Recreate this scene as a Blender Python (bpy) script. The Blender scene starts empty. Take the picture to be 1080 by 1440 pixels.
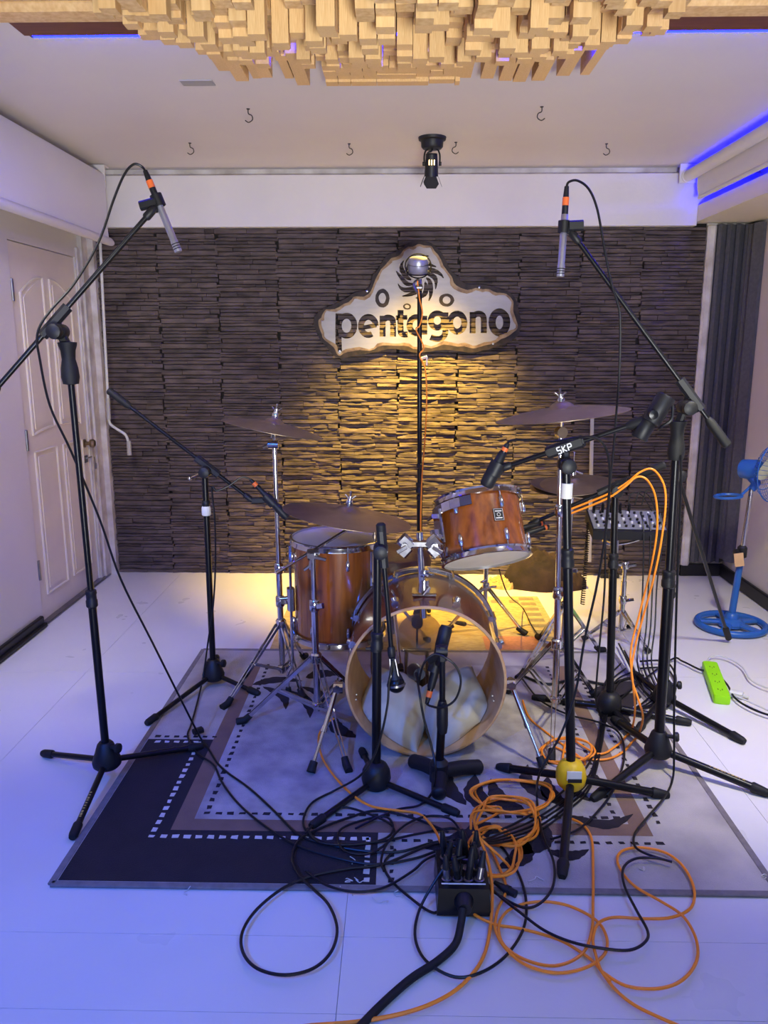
import bpy, bmesh, math, random
from mathutils import Vector, Matrix, noise
random.seed(7)
R = math.radians
# ------------------------------------------------------------------ camera, light, exposure
FPX = 1100.0; PITCH = R(12.05); YAW = R(1.2); CAMH = 1.38
scn = bpy.context.scene
COL = scn.collection
cam_d = bpy.data.cameras.new('camera'); cam = bpy.data.objects.new('camera', cam_d); COL.objects.link(cam)
cam_d.sensor_fit = 'VERTICAL'; cam_d.sensor_height = 36.0; cam_d.lens = FPX / 1440.0 * 36.0
cam_d.clip_start = 0.05; cam_d.clip_end = 50
cam.location = (0, 0, CAMH); cam.rotation_euler = (R(90) - PITCH, 0, YAW)
scn.camera = cam
vs = scn.view_settings
vs.view_transform = 'Standard'; vs.look = 'None'; vs.exposure = 0.0; vs.gamma = 1.0; vs.use_curve_mapping = False
wd = bpy.data.worlds.new('world'); scn.world = wd; wd.use_nodes = True
wd.node_tree.nodes['Background'].inputs[0].default_value = (0.55, 0.55, 0.9, 1)
wd.node_tree.nodes['Background'].inputs[1].default_value = 0.05

def area(name, loc, target, sx, sy, power, color):
    d = bpy.data.lights.new(name, 'AREA'); d.shape = 'RECTANGLE'; d.size = sx; d.size_y = sy
    d.energy = power; d.color = color
    o = bpy.data.objects.new(name, d); COL.objects.link(o); o.location = loc
    o.rotation_euler = (Vector(target) - Vector(loc)).to_track_quat('-Z', 'Y').to_euler()
    return o
# unseen fill lamps added for brightness, plus blue LED wash lamps behind the camera
def par(name, loc, target, power, color, size, blend=0.8, soft=0.06):
    d = bpy.data.lights.new(name, 'SPOT'); d.energy = power; d.color = color; d.spot_size = R(size); d.spot_blend = blend; d.shadow_soft_size = soft
    o = bpy.data.objects.new(name, d); COL.objects.link(o); o.location = loc
    o.rotation_euler = (Vector(target) - Vector(loc)).to_track_quat('-Z', 'Y').to_euler()
area('added_fill_panel', (0.1, -0.6, 2.28), (0.1, 1.2, 0.0), 2.4, 1.2, 11, (1.0, 1.0, 0.95))  # added neutral fill from above, not a known lamp
par('added_uplight', (0.5, -1.6, 0.45), (0.0, 3.5, 2.35), 800, (0.98, 1.0, 0.98), 54, 0.9, 0.45)  # unseen lamp added to brighten the ceiling and diffuser undersides
par('added_downlight', (1.25, 1.7, 2.28), (1.35, 3.1, 0.1), 250, (1.0, 0.95, 0.74), 74, 1.0, 0.1)  # unseen lamp added to lift the floor on the right
par('added_downlight', (-1.15, 1.7, 2.28), (-1.8, 3.5, 0.7), 118, (1.0, 0.95, 0.95), 80, 1.0, 0.1)  # its unseen twin, added to brighten left wall, door and back floor
par('blue_par_lamp', (-1.3, -0.3, 2.15), (-0.7, 2.5, 0.0), 370, (0.01, 0.14, 1.0), 54, 1.0)
par('blue_par_lamp', (0.9, -0.2, 2.2), (0.55, 1.45, 0.0), 95, (0.05, 0.30, 1.0), 84, 1.0)

# ------------------------------------------------------------------ pixel to place
def ray(px, py):
    x = (px - 540) / FPX; y = -(py - 720) / FPX
    d = Vector((x, math.cos(PITCH) + y * math.sin(PITCH), -math.sin(PITCH) + y * math.cos(PITCH)))
    c, s = math.cos(YAW), math.sin(YAW)
    return Vector((d.x * c - d.y * s, d.x * s + d.y * c, d.z))
def fl(px, py, z=0.0):
    d = ray(px, py); t = (z - CAMH) / d.z
    return Vector((d.x * t, d.y * t, z))
def at(px, py, Y):
    d = ray(px, py); t = Y / d.y
    return Vector((d.x * t, Y, CAMH + d.z * t))

# ------------------------------------------------------------------ materials
def lin(c):
    c = c / 255.0
    return c / 12.92 if c <= 0.04045 else ((c + 0.055) / 1.055) ** 2.4
def rgb(r, g, b): return (lin(r), lin(g), lin(b), 1)
MATS = {}
def mat(name, col, rough=0.5, metal=0.0, var=0.0, scale=20.0, bump=0.0, bscale=None, stretch=None, col2=None,
        coat=0.0, island=0.0, emit=None, estr=0.0, trans=0.0, alpha=1.0, spec=None, ior=1.45, roughvar=0.0):
    m = bpy.data.materials.new(name); m.use_nodes = True; MATS[name] = m
    nt = m.node_tree; b = nt.nodes['Principled BSDF']
    b.inputs['Base Color'].default_value = col; b.inputs['Roughness'].default_value = rough
    b.inputs['Metallic'].default_value = metal; b.inputs['IOR'].default_value = ior
    if coat: b.inputs['Coat Weight'].default_value = coat; b.inputs['Coat Roughness'].default_value = 0.06
    if spec is not None: b.inputs['Specular IOR Level'].default_value = spec
    if trans: b.inputs['Transmission Weight'].default_value = trans
    if alpha < 1: b.inputs['Alpha'].default_value = alpha
    if emit: b.inputs['Emission Color'].default_value = emit; b.inputs['Emission Strength'].default_value = estr
    N = nt.nodes.new; L = nt.links.new
    if var or bump or col2 or island or roughvar:
        tc = N('ShaderNodeTexCoord'); mp = N('ShaderNodeMapping'); L(tc.outputs['Object'], mp.inputs[0])
        if stretch: mp.inputs['Scale'].default_value = stretch
        nz = N('ShaderNodeTexNoise'); nz.inputs['Scale'].default_value = scale; nz.inputs['Detail'].default_value = 6
        L(mp.outputs[0], nz.inputs['Vector'])
        cur = None
        if var or col2:
            mx = N('ShaderNodeMix'); mx.data_type = 'RGBA'
            rp = N('ShaderNodeValToRGB'); rp.color_ramp.elements[0].position = 0.35; rp.color_ramp.elements[1].position = 0.68
            L(nz.outputs['Fac'], rp.inputs[0]); L(rp.outputs[0], mx.inputs[0])
            mx.inputs[6].default_value = col
            c2 = col2 if col2 else tuple(max(0, c * (1 - var)) for c in col[:3]) + (1,)
            mx.inputs[7].default_value = c2
            cur = mx.outputs[2]
        if island:
            g = N('ShaderNodeNewGeometry'); mul = N('ShaderNodeMath'); mul.operation = 'MULTIPLY_ADD'
            L(g.outputs['Random Per Island'], mul.inputs[0]); mul.inputs[1].default_value = island * 2; mul.inputs[2].default_value = 1 - island
            oi = N('ShaderNodeObjectInfo'); m2 = N('ShaderNodeMath'); m2.operation = 'MULTIPLY_ADD'
            L(oi.outputs['Random'], m2.inputs[0]); m2.inputs[1].default_value = island; m2.inputs[2].default_value = 1 - island * 0.5
            m3 = N('ShaderNodeMath'); m3.operation = 'MULTIPLY'; L(mul.outputs[0], m3.inputs[0]); L(m2.outputs[0], m3.inputs[1])
            hs = N('ShaderNodeHueSaturation'); L(m3.outputs[0], hs.inputs['Value'])
            if cur: L(cur, hs.inputs['Color'])
            else: hs.inputs['Color'].default_value = col
            cur = hs.outputs[0]
        if cur: L(cur, b.inputs['Base Color'])
        if roughvar:
            n3 = N('ShaderNodeTexNoise'); n3.inputs['Scale'].default_value = scale * 3; L(mp.outputs[0], n3.inputs['Vector'])
            ma = N('ShaderNodeMath'); ma.operation = 'MULTIPLY_ADD'; L(n3.outputs['Fac'], ma.inputs[0]); ma.inputs[1].default_value = roughvar; ma.inputs[2].default_value = rough - roughvar * .5
            L(ma.outputs[0], b.inputs['Roughness'])
        if bump:
            n2 = nz
            if bscale:
                n2 = N('ShaderNodeTexNoise'); n2.inputs['Scale'].default_value = bscale; n2.inputs['Detail'].default_value = 5; L(mp.outputs[0], n2.inputs['Vector'])
            bp = N('ShaderNodeBump'); bp.inputs['Strength'].default_value = bump; bp.inputs['Distance'].default_value = 0.004
            L(n2.outputs['Fac'], bp.inputs['Height']); L(bp.outputs[0], b.inputs['Normal'])
    return m
wall_white = mat('painted_wall', rgb(214, 208, 206), 0.55, var=0.06, scale=3, bump=0.15, bscale=60)
ceil_white = mat('ceiling_paint', rgb(214, 208, 206), 0.7, var=0.05, scale=1.5, bump=0.1, bscale=80)
floor_white = mat('glossy_floor_paint', rgb(219, 216, 214), 0.3, var=0.05, scale=2.5, bump=0.08, bscale=90, roughvar=0.12)
seam_dark = mat('floor_seam', rgb(160, 156, 152), 0.8)
cream = mat('cream_door_paint', rgb(222, 212, 200), 0.45, var=0.08, scale=5, bump=0.1, bscale=30)
cream_soffit = mat('cream_soffit_paint', rgb(224, 216, 200), 0.5, var=0.04, scale=4)
jamb_paint = mat('chipped_jamb_paint', rgb(212, 206, 204), 0.6, col2=rgb(170, 160, 152), scale=9, bump=0.4, bscale=18)
blind_cloth = mat('blind_cloth', rgb(216, 213, 216), 0.6, var=0.03, scale=3)
black_skirt = mat('black_skirting', rgb(28, 27, 30), 0.45, var=0.3, scale=30)
stone = mat('slate_cladding', rgb(94, 81, 78), 0.75, col2=rgb(63, 54, 53), scale=9, bump=0.8, bscale=22, stretch=(1, 1, 3.6), island=0.16)
stone_back = mat('cladding_mortar', rgb(28, 25, 24), 0.9)
foam = mat('charcoal_foam', rgb(88, 88, 96), 0.9, var=0.2, scale=60, bump=0.4, bscale=220)
pine = mat('pale_pine', rgb(230, 194, 138), 0.6, col2=rgb(210, 166, 108), scale=7, stretch=(9, 9, 1.2), island=0.07)
brown_board = mat('brown_board', rgb(112, 66, 50), 0.5, var=0.25, scale=9, stretch=(1, 12, 12))
led_blue = mat('blue_led', (0.02, 0.03, 0.5, 1), 0.5, emit=(0.001, 0.0025, 1.0, 1), estr=45.0)
led_down = mat('blue_led_bright', (0.01, 0.01, 0.4, 1), 0.5, emit=(0.0003, 0.0006, 1.0, 1), estr=290.0)
black_metal = mat('black_stand_metal', rgb(20, 20, 24), 0.32, metal=0.3, var=0.2, scale=40)
black_plastic = mat('black_plastic', rgb(24, 24, 28), 0.5, var=0.2, scale=50)
black_rubber = mat('black_rubber', rgb(18, 18, 20), 0.65, var=0.2, scale=60)
black_cable = mat('black_cable', rgb(17, 17, 20), 0.42, var=0.15, scale=30)
orange_cable = mat('orange_cable', rgb(255, 150, 40), 0.42, var=0.1, scale=20)
white_cable = mat('white_cable', rgb(205, 205, 205), 0.45, var=0.1, scale=20)
orange_ring = mat('orange_ring', rgb(236, 112, 50), 0.5, var=0.1, scale=30)
chrome = mat('chrome', rgb(214, 214, 220), 0.13, metal=1.0, var=0.15, scale=30, roughvar=0.08)
dull_steel = mat('dull_steel', rgb(150, 150, 156), 0.32, metal=1.0, var=0.2, scale=30)
silver_mic = mat('silver_mic_body', rgb(176, 176, 190), 0.36, metal=0.7, var=0.1, scale=40)
amber_wood = mat('amber_drum_lacquer', rgb(158, 86, 26), 0.22, col2=rgb(108, 52, 14), scale=5, stretch=(8, 8, 0.7), coat=0.8)
red_wood = mat('red_brown_drum_lacquer', rgb(136, 66, 42), 0.25, col2=rgb(96, 40, 24), scale=5, stretch=(5, 0.8, 5), coat=0.8)
tan_wood = mat('bare_shell_wood', rgb(206, 164, 116), 0.45, col2=rgb(182, 138, 92), scale=5, stretch=(2, 1, 6))
drum_head = mat('coated_drum_head', rgb(232, 224, 208), 0.55, var=0.08, scale=12)
brass = mat('cymbal_bronze', rgb(160, 142, 120), 0.44, metal=1.0, var=0.2, scale=16, bump=0.12, bscale=120, stretch=(1, 1, 1))
cushion = mat('cream_pillow_cloth', rgb(206, 196, 172), 0.85, var=0.08, scale=14, bump=0.5, bscale=18)
sign_metal = mat('brushed_sign_metal', rgb(136, 130, 130), 0.42, metal=0.85, var=0.12, scale=9, stretch=(1, 1, 4))
scorch = mat('scorched_metal', rgb(50, 40, 38), 0.5, metal=0.6, col2=rgb(28, 24, 26), scale=30)
scorch_brown = mat('heat_browned_metal', rgb(130, 108, 84), 0.42, metal=0.8, col2=rgb(90, 70, 56), scale=24)
rug_grey = mat('worn_rug_pile', rgb(186, 178, 170), 0.95, col2=rgb(156, 148, 144), scale=5, bump=0.6, bscale=260)
rug_field = mat('rug_field_pile', rgb(184, 176, 170), 0.95, col2=rgb(142, 134, 132), scale=9, bump=0.6, bscale=260)
rug_dark = mat('rug_dark_pile', rgb(44, 36, 40), 0.95, var=0.25, scale=12, bump=0.6, bscale=260)
rug_brown = mat('rug_brown_pile', rgb(132, 104, 86), 0.95, var=0.15, scale=12, bump=0.6, bscale=260)
rug_white = mat('rug_pale_pile', rgb(214, 208, 200), 0.95, var=0.15, scale=30)
rug_edge = mat('rug_binding', rgb(128, 120, 118), 0.9, var=0.25, scale=40)
straw = mat('straw_mat_weave', rgb(202, 178, 120), 0.85, col2=rgb(168, 140, 88), scale=120, stretch=(0.3, 1, 1), bump=0.5, bscale=140)
straw_grey = mat('straw_mat_grey_weave', rgb(140, 126, 98), 0.85, var=0.2, scale=80)
straw_pink = mat('straw_mat_pink_weave', rgb(206, 138, 96), 0.85, var=0.2, scale=80)
fan_blue = mat('blue_fan_plastic', rgb(38, 94, 172), 0.35, var=0.08, scale=10)
fan_blade = mat('pale_fan_blade', rgb(198, 196, 170), 0.35, var=0.05, scale=10)
green_plastic = mat('lime_plastic', rgb(150, 226, 20), 0.4, var=0.05, scale=20)
yellow_plastic = mat('yellow_plastic', rgb(238, 196, 30), 0.4, var=0.08, scale=20)
label_paper = mat('pale_label', rgb(226, 222, 210), 0.6, var=0.05, scale=20)
tag_card = mat('tan_card_tag', rgb(205, 165, 120), 0.7, var=0.1, scale=30)
dark_cloth = mat('black_brown_cloth', rgb(34, 26, 24), 0.95, col2=rgb(60, 44, 36), scale=6, bump=0.6, bscale=40)
seat_leather = mat('brown_seat_leather', rgb(96, 62, 46), 0.4, var=0.3, scale=14, bump=0.4, bscale=40)
mixer_panel = mat('pale_mixer_panel', rgb(128, 130, 134), 0.45, var=0.12, scale=30)
grey_conduit = mat('grey_conduit', rgb(168, 164, 162), 0.4, var=0.1, scale=12)
lamp_glow = mat('lamp_glow', (1, 0.8, 0.4, 1), 0.5, emit=(1.0, 0.72, 0.3, 1), estr=6)
hook_wire = mat('hook_wire', rgb(70, 66, 66), 0.5, metal=0.6, var=0.2, scale=30)
white_print = mat('white_print', rgb(230, 230, 232), 0.6, var=0.05, scale=30)
gold_print = mat('gold_print', rgb(190, 165, 95), 0.6, var=0.05, scale=30)
clear_film = bpy.data.materials.new('clear_drum_film'); clear_film.use_nodes = True
def _film(m, tint, mixf):
    nt = m.node_tree; nt.nodes.remove(nt.nodes['Principled BSDF'])
    out = nt.nodes['Material Output']
    t = nt.nodes.new('ShaderNodeBsdfTransparent'); t.inputs[0].default_value = tint
    g = nt.nodes.new('ShaderNodeBsdfGlossy'); g.inputs['Roughness'].default_value = 0.12
    mx = nt.nodes.new('ShaderNodeMixShader'); mx.inputs[0].default_value = mixf
    nt.links.new(t.outputs[0], mx.inputs[1]); nt.links.new(g.outputs[0], mx.inputs[2]); nt.links.new(mx.outputs[0], out.inputs[0])
_film(clear_film, (0.93, 0.92, 0.88, 1), 0.1)
patch_film = bpy.data.materials.new('amber_head_patch'); patch_film.use_nodes = True
_film(patch_film, (0.9, 0.85, 0.72, 1), 0.3)

# ------------------------------------------------------------------ mesh helpers
def frame(d, up=None):
    d = Vector(d).normalized()
    u = Vector(up) if up is not None else (Vector((0, 0, 1)) if abs(d.z) < 0.95 else Vector((0, 1, 0)))
    a = d.cross(u).normalized(); b = a.cross(d).normalized()
    return a, b, d
class MB:
    def __init__(s): s.v = []; s.f = []
    def add(s, vs, fs):
        o = len(s.v); s.v += [Vector(p) for p in vs]; s.f += [tuple(i + o for i in f) for f in fs]; return s
    def hexa(s, c8):
        return s.add(c8, [(0, 3, 2, 1), (4, 5, 6, 7), (0, 1, 5, 4), (1, 2, 6, 5), (2, 3, 7, 6), (3, 0, 4, 7)])
    def box(s, lo, hi):
        x0, y0, z0 = lo; x1, y1, z1 = hi
        return s.hexa([(x0, y0, z0), (x1, y0, z0), (x1, y1, z0), (x0, y1, z0), (x0, y0, z1), (x1, y0, z1), (x1, y1, z1), (x0, y1, z1)])
    def bar(s, p0, p1, w, h, up=None, ch=0.25):
        """bar with chamfered rectangular section along p0-p1; w across, h along up"""
        p0 = Vector(p0); p1 = Vector(p1); a, b, d = frame(p1 - p0, up)
        c = min(w, h) * ch; hw, hh = w / 2, h / 2
        sec = [(-hw + c, -hh), (hw - c, -hh), (hw, -hh + c), (hw, hh - c), (hw - c, hh), (-hw + c, hh), (-hw, hh - c), (-hw, -hh + c)]
        return s.loft([[p + a * x + b * y for x, y in sec] for p in (p0, p1)])
    def loft(s, rings, closed=False, caps=True):
        n = len(rings[0]); m = len(rings); vs = [p for r in rings for p in r]; fs = []
        for i in range(m if closed else m - 1):
            j = (i + 1) % m
            for k in range(n):
                l = (k + 1) % n; fs.append((i * n + k, i * n + l, j * n + l, j * n + k))
        if caps and not closed:
            fs.append(tuple(range(n))[::-1]); fs.append(tuple((m - 1) * n + k for k in range(n)))
        return s.add(vs, fs)
    def tube(s, pts, r, n=8, closed=False, caps=True):
        pts = [Vector(p) for p in pts]; m = len(pts)
        rs = r if isinstance(r, (list, tuple)) else [r] * m
        tang = []
        for i in range(m):
            a = pts[(i - 1) % m] if closed or i > 0 else pts[i]; b = pts[(i + 1) % m] if closed or i < m - 1 else pts[i]
            t = b - a; tang.append(t.normalized() if t.length > 1e-9 else Vector((0, 0, 1)))
        a, b, _ = frame(tang[0]); rings = []
        for i in range(m):
            t = tang[i]; a = (a - t * a.dot(t)); a = a.normalized() if a.length > 1e-6 else frame(t)[0]; b = t.cross(a)
            rings.append([pts[i] + (a * math.cos(2 * math.pi * k / n) + b * math.sin(2 * math.pi * k / n)) * rs[i] for k in range(n)])
        return s.loft(rings, closed, caps)
    def cyl(s, p0, p1, r0, r1=None, n=16): return s.tube([p0, p1], [r0, r0 if r1 is None else r1], n)
    def lathe(s, prof, org, axis=(0, 0, 1), n=24, caps=True, up=None):
        a, b, d = frame(axis, up); org = Vector(org)
        return s.loft([[org + d * t + (a * math.cos(2 * math.pi * k / n) + b * math.sin(2 * math.pi * k / n)) * r for k in range(n)] for r, t in prof], caps=caps)
    def sphere(s, c, r, axis=(0, 0, 1), n=16, m=9, squash=1.0):
        return s.lathe([(max(1e-4, r * math.sin(math.pi * i / m)), -r * squash * math.cos(math.pi * i / m)) for i in range(m + 1)], c, axis, n)
    def ring(s, c, axis, R_, r, n=28, k=8):
        a, b, d = frame(axis); c = Vector(c)
        return s.tube([c + (a * math.cos(2 * math.pi * i / n) + b * math.sin(2 * math.pi * i / n)) * R_ for i in range(n)], r, k, closed=True)
    def prism(s, poly, off):
        poly = [Vector(p) for p in poly]; off = Vector(off); n = len(poly)
        return s.add(poly + [p + off for p in poly], [tuple(range(n))[::-1], tuple(range(n, 2 * n))] + [(i, (i + 1) % n, (i + 1) % n + n, i + n) for i in range(n)])
ORG = {}
def tag(o, label=None, cat=None, group=None, kind=None):
    if label: o['label'] = label
    if cat: o['category'] = cat
    if group: o['group'] = group
    if kind: o['kind'] = kind
    return o
def finish(me, material, sharp=38):
    me.materials.append(material)
    bm = bmesh.new(); bm.from_mesh(me); bmesh.ops.recalc_face_normals(bm, faces=bm.faces); bm.to_mesh(me); bm.free()
    for p in me.polygons: p.use_smooth = True
    try: me.set_sharp_from_angle(angle=R(sharp))
    except Exception: pass
def build(mb, name, material, parent=None, base=None, sharp=38):
    me = bpy.data.meshes.new(name)
    if parent is not None: org = ORG[parent.name]; loc = Vector((0, 0, 0))
    else:
        if base is None:
            xs = [p.x for p in mb.v]; ys = [p.y for p in mb.v]; zs = [p.z for p in mb.v]
            base = ((min(xs) + max(xs)) / 2, (min(ys) + max(ys)) / 2, min(zs))
        org = Vector(base); loc = org
    me.from_pydata([p - org for p in mb.v], [], mb.f); me.update()
    finish(me, material, sharp)
    o = bpy.data.objects.new(name, me); COL.objects.link(o); o.location = loc
    if parent is not None: o.parent = parent
    ORG[o.name] = org
    return o
def thing(name, loc, label, cat, group=None):
    o = bpy.data.objects.new(name, None); COL.objects.link(o); o.location = loc; o.empty_display_size = 0.05
    ORG[o.name] = Vector(loc); tag(o, label, cat, group); return o
def cat_rom(P, sub=6):
    P = [Vector(p) for p in P]; out = []
    for i in range(len(P) - 1):
        p0 = P[max(i - 1, 0)]; p1 = P[i]; p2 = P[i + 1]; p3 = P[min(i + 2, len(P) - 1)]
        for k in range(sub):
            t = k / sub
            out.append(0.5 * ((2 * p1) + (p2 - p0) * t + (2 * p0 - 5 * p1 + 4 * p2 - p3) * t * t + (3 * p1 - p0 - 3 * p2 + p3) * t ** 3))
    out.append(P[-1]); return out

# ================================================================== THE ROOM
XL, XR, YB, ZC = -1.80, 1.97, 4.66, 2.335
YF = -2.2
# floor with its painted sheets
fb = MB(); fb.box((XL - .1, YF, -0.08), (XR + .1, YB + .1, -0.006)); floor = tag(build(fb, 'floor', seam_dark), kind='structure')
xs = [XL, -1.35, -0.13, 1.09, XR]; ys = [YF, -1.6, 0.0, 1.39, 1.61, 3.13, YB]
for i in range(len(xs) - 1):
    for j in range(len(ys) - 1):
        m = MB(); g = 0.0006; m.box((xs[i] + g, ys[j] + g, -0.007), (xs[i + 1] - g, ys[j + 1] - g, 0.0)); build(m, 'floor_sheet', floor_white, floor)
m = MB(); m.box((XL - .1, YF, ZC), (XR + .1, YB + .1, ZC + .08)); ceiling = tag(build(m, 'ceiling', ceil_white), kind='structure')
m = MB(); m.box((XL - .1, YF - .1, 0), (XR + .1, YF, ZC)); tag(build(m, 'wall_front', wall_white), kind='structure')
# left wall with door opening
DY0, DY1, DZ = 3.715, 4.475, 1.855
m = MB(); m.box((XL - .1, YF, 0), (XL, DY0, ZC)); m.box((XL - .1, DY1, 0), (XL, YB, ZC)); m.box((XL - .1, DY0, DZ), (XL, DY1, ZC))
tag(build(m, 'wall_left', wall_white), kind='structure')
m = MB(); m.box((XR, YF, 0), (XR + .1, YB + .1, ZC)); tag(build(m, 'wall_right', wall_white), kind='structure')
m = MB(); m.box((XL - .1, YB, 0), (XR, YB + .1, ZC)); wall_back = tag(build(m, 'wall_back', stone_back), kind='structure')
# stacked slate cladding on the back wall
SX0, SX1, SZ0, SZ1 = -1.738, 1.705, 0.0, 2.025
strips = []
npan = 10; pw = (SX1 - SX0) / npan
for c in range(npan):
    z = SZ0
    while z < SZ1 - 0.006:
        h = random.choice((0.014, 0.018, 0.021, 0.025, 0.031)) ; h = min(h, SZ1 - z)
        if SZ1 - z - h < 0.012: h = SZ1 - z
        x = SX0 + c * pw; xe = x + pw; x += random.uniform(-.012, .012) if c else 0
        xe2 = xe + (random.uniform(-.012, .012) if c < npan - 1 else 0)
        while x < xe2 - 0.01:
            w = random.uniform(0.09, 0.30)
            if xe2 - x - w < 0.05: w = xe2 - x
            strips.append((x, z, w, h, random.uniform(0.018, 0.034))); x += w
        z += h
def strip_geo(mb, x, z, w, h, d):
    nx = max(3, int(w / 0.022)); g = 0.0005; y0 = YB - d; seed = random.random() * 90
    vs = []; rows = (0.0, 0.12, 0.5, 0.88, 1.0)
    for j, tz in enumerate(rows):
        for i in range(nx + 1):
            X = x + g + (w - 2 * g) * i / nx; Z = z + g + (h - 2 * g) * tz
            e = 0.006 if j in (0, 4) else 0.0
            n_ = noise.noise(Vector((X * 14 + seed, Z * 45, seed))) * 0.011 + noise.noise(Vector((X * 50 + seed, Z * 60, seed))) * 0.005
            zz = Z + (noise.noise(Vector((X * 20, Z * 9, 3 + seed))) * 0.003 if 0 < j < 4 else 0)
            vs.append((X, y0 + e + n_, zz))
    W = nx + 1; fs = []
    for j in range(4):
        for i in range(nx): fs.append((j * W + i, j * W + i + 1, (j + 1) * W + i + 1, (j + 1) * W + i))
    b0 = len(vs); vs += [(x + g, YB + .002, z + g), (x + w - g, YB + .002, z + g), (x + w - g, YB + .002, z + h - g), (x + g, YB + .002, z + h - g)]
    fs.append(tuple(range(W))[::-1] + (b0, b0 + 1)); fs.append(tuple(4 * W + i for i in range(W)) + (b0 + 2, b0 + 3))
    fs.append((0, W, 2 * W, 3 * W, 4 * W, b0 + 3, b0)); fs.append((W - 1, b0 + 1, b0 + 2, 5 * W - 1, 4 * W - 1, 3 * W - 1, 2 * W - 1))
    mb.add(vs, fs)
strips.sort(key=lambda s: -s[2] * s[3])
for s_ in strips[:298]:
    m = MB(); strip_geo(m, *s_); build(m, 'stone_strip', stone, wall_back, sharp=30)
m = MB()
for s_ in strips[298:]: strip_geo(m, *s_)
tag(build(m, 'stone_strip_field', stone, wall_back, sharp=30), kind='stuff')
# white soffit across the back wall and its ledge under the ceiling
m = MB(); m.box((XL, 4.585, 2.025), (1.628, YB, 2.295)); m.box((1.628, 4.60, 2.132), (XR, YB, 2.295)); tag(build(m, 'trim_1', wall_white), kind='structure')
m = MB(); m.box((XL, 4.635, 2.296), (XR, YB, ZC)); m.tube([(XL, 4.625, 2.303), (XR, 4.625, 2.303)], 0.006, 8); tag(build(m, 'trim_2', jamb_paint), kind='structure')  # greyer paint stands in for the shaded recess under the ceiling
m = MB(); m.box((1.71, YB - .012, 0.0), (XR, YB, 2.044)); tag(build(m, 'trim_6', wall_white), kind='structure')
# jamb strip between door and cladding, trim right of the cladding
m = MB(); m.box((XL, 4.60, 0), (-1.742, YB, 2.03)); m.box((XL, 4.52, 0), (-1.775, 4.60, 2.0)); tag(build(m, 'trim_3', jamb_paint), kind='structure')
m = MB(); m.bar((1.733, 4.64, 0.07), (1.733, 4.64, 2.03), 0.05, 0.05, up=(0, 1, 0)); tag(build(m, 'trim_4', jamb_paint), kind='structure')
# skirting
m = MB(); m.bar((XL + .012, YF, 0.03), (XL + .012, DY0 - .04, 0.03), 0.024, 0.055); m.bar((XL + .03, YF, 0.012), (XL + .03, DY0 - .04, 0.012), 0.02, 0.02); tag(build(m, 'baseboard_left', black_skirt), kind='structure')
m = MB(); m.bar((XR - .012, YF, 0.04), (XR - .012, YB - .02, 0.04), 0.024, 0.075); tag(build(m, 'baseboard_right', black_skirt), kind='structure')
m = MB(); m.bar((1.71, YB - .026, 0.04), (XR - .025, YB - .026, 0.04), 0.024, 0.075); tag(build(m, 'baseboard_back', black_skirt), kind='structure')
# door in the left wall
door = thing('door_1', (XL, (DY0 + DY1) / 2, 0), 'cream six-panel door with arched upper panels in the white wall', 'door'); door['kind'] = 'structure'
m = MB(); m.box((XL - .045, DY0 + .004, 0.012), (XL - .008, DY1 - .004, DZ - .004)); leaf = build(m, 'door_leaf', cream, door)
def panel(y0, y1, z0, z1, arch):
    """raised moulding loop and sunken field on the door leaf; arch lifts one top corner or the middle"""
    n = 10; k = .085 if arch else 0.0; up = lambda t: k * (math.sin(math.pi * .5 * t) - 1)
    low = lambda t: -.5 * k * (1 - t) ** 2 if arch else 0.0
    f = (lambda t: t) if arch != 'r' else (lambda t: 1 - t)
    pts = [(y0 + (y1 - y0) * i / n, z0 + low(f(i / n)) * .6) for i in range(n + 1)] + [(y0 + (y1 - y0) * i / n, z1 + up(f(i / n))) for i in range(n, -1, -1)]
    loop = [Vector((XL - .006, y, z)) for y, z in pts]
    mm = MB(); mm.tube(loop, 0.0065, 6, closed=True); build(mm, 'panel_moulding', cream, leaf)
    cy = sum(p.y for p in loop) / len(loop); cz = sum(p.z for p in loop) / len(loop)
    ins = [Vector((XL - .0085, cy + (p.y - cy) * .74, cz + (p.z - cz) * .93)) for p in loop]
    mm = MB(); mm.prism(ins, (0.005, 0, 0)); build(mm, 'panel_field', cream, leaf)
yA = (DY0 + .09, DY0 + .34); yB_ = (DY1 - .34, DY1 - .09)
for (a, b), side in ((yA, 'l'), (yB_, 'r')):
    panel(a, b, 0.97, 1.71, side); panel(a, b, 0.13, 0.86, None)
for z in (1.63, 0.93, 0.28):
    m = MB(); m.cyl((XL + .002, DY0 + .002, z - .05), (XL + .002, DY0 + .002, z + .05), 0.008, n=10); m.box((XL - .006, DY0 + .004, z - .045), (XL - .003, DY0 + .03, z + .045)); build(m, 'hinge', dull_steel, door)
m = MB(); m.lathe([(.024, 0), (.024, .006), (.011, .01), (.011, .03), (.022, .036), (.026, .05), (.018, .062), (.002, .064)], (XL - .008, DY1 - .055, 0.83), (1, 0, 0), 16); build(m, 'door_knob', brass, door)
m = MB(); m.box((XL - .008, DY1 - .075, .72), (XL - .001, DY1 - .035, .76)); m.bar((XL + .004, DY1 - .055, .745), (XL + .004, DY1 + .03, .745), .01, .008); m.tube([(XL + .012, DY1 + .025, .742), (XL + .012, DY1 + .028, .70)], .004, 6); m.bar((XL + .012, DY1 + .028, .705), (XL + .012, DY1 + .028, .67), .018, .012); build(m, 'latch', dull_steel, door)
m = MB()
for (a, b) in (((XL + .006, DY1 + .03, 0), (XL + .006, DY1 + .03, DZ + .05)),):
    m.bar(a, b, 0.05, 0.012, up=(1, 0, 0))
build(m, 'door_frame', jamb_paint, door)
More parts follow.
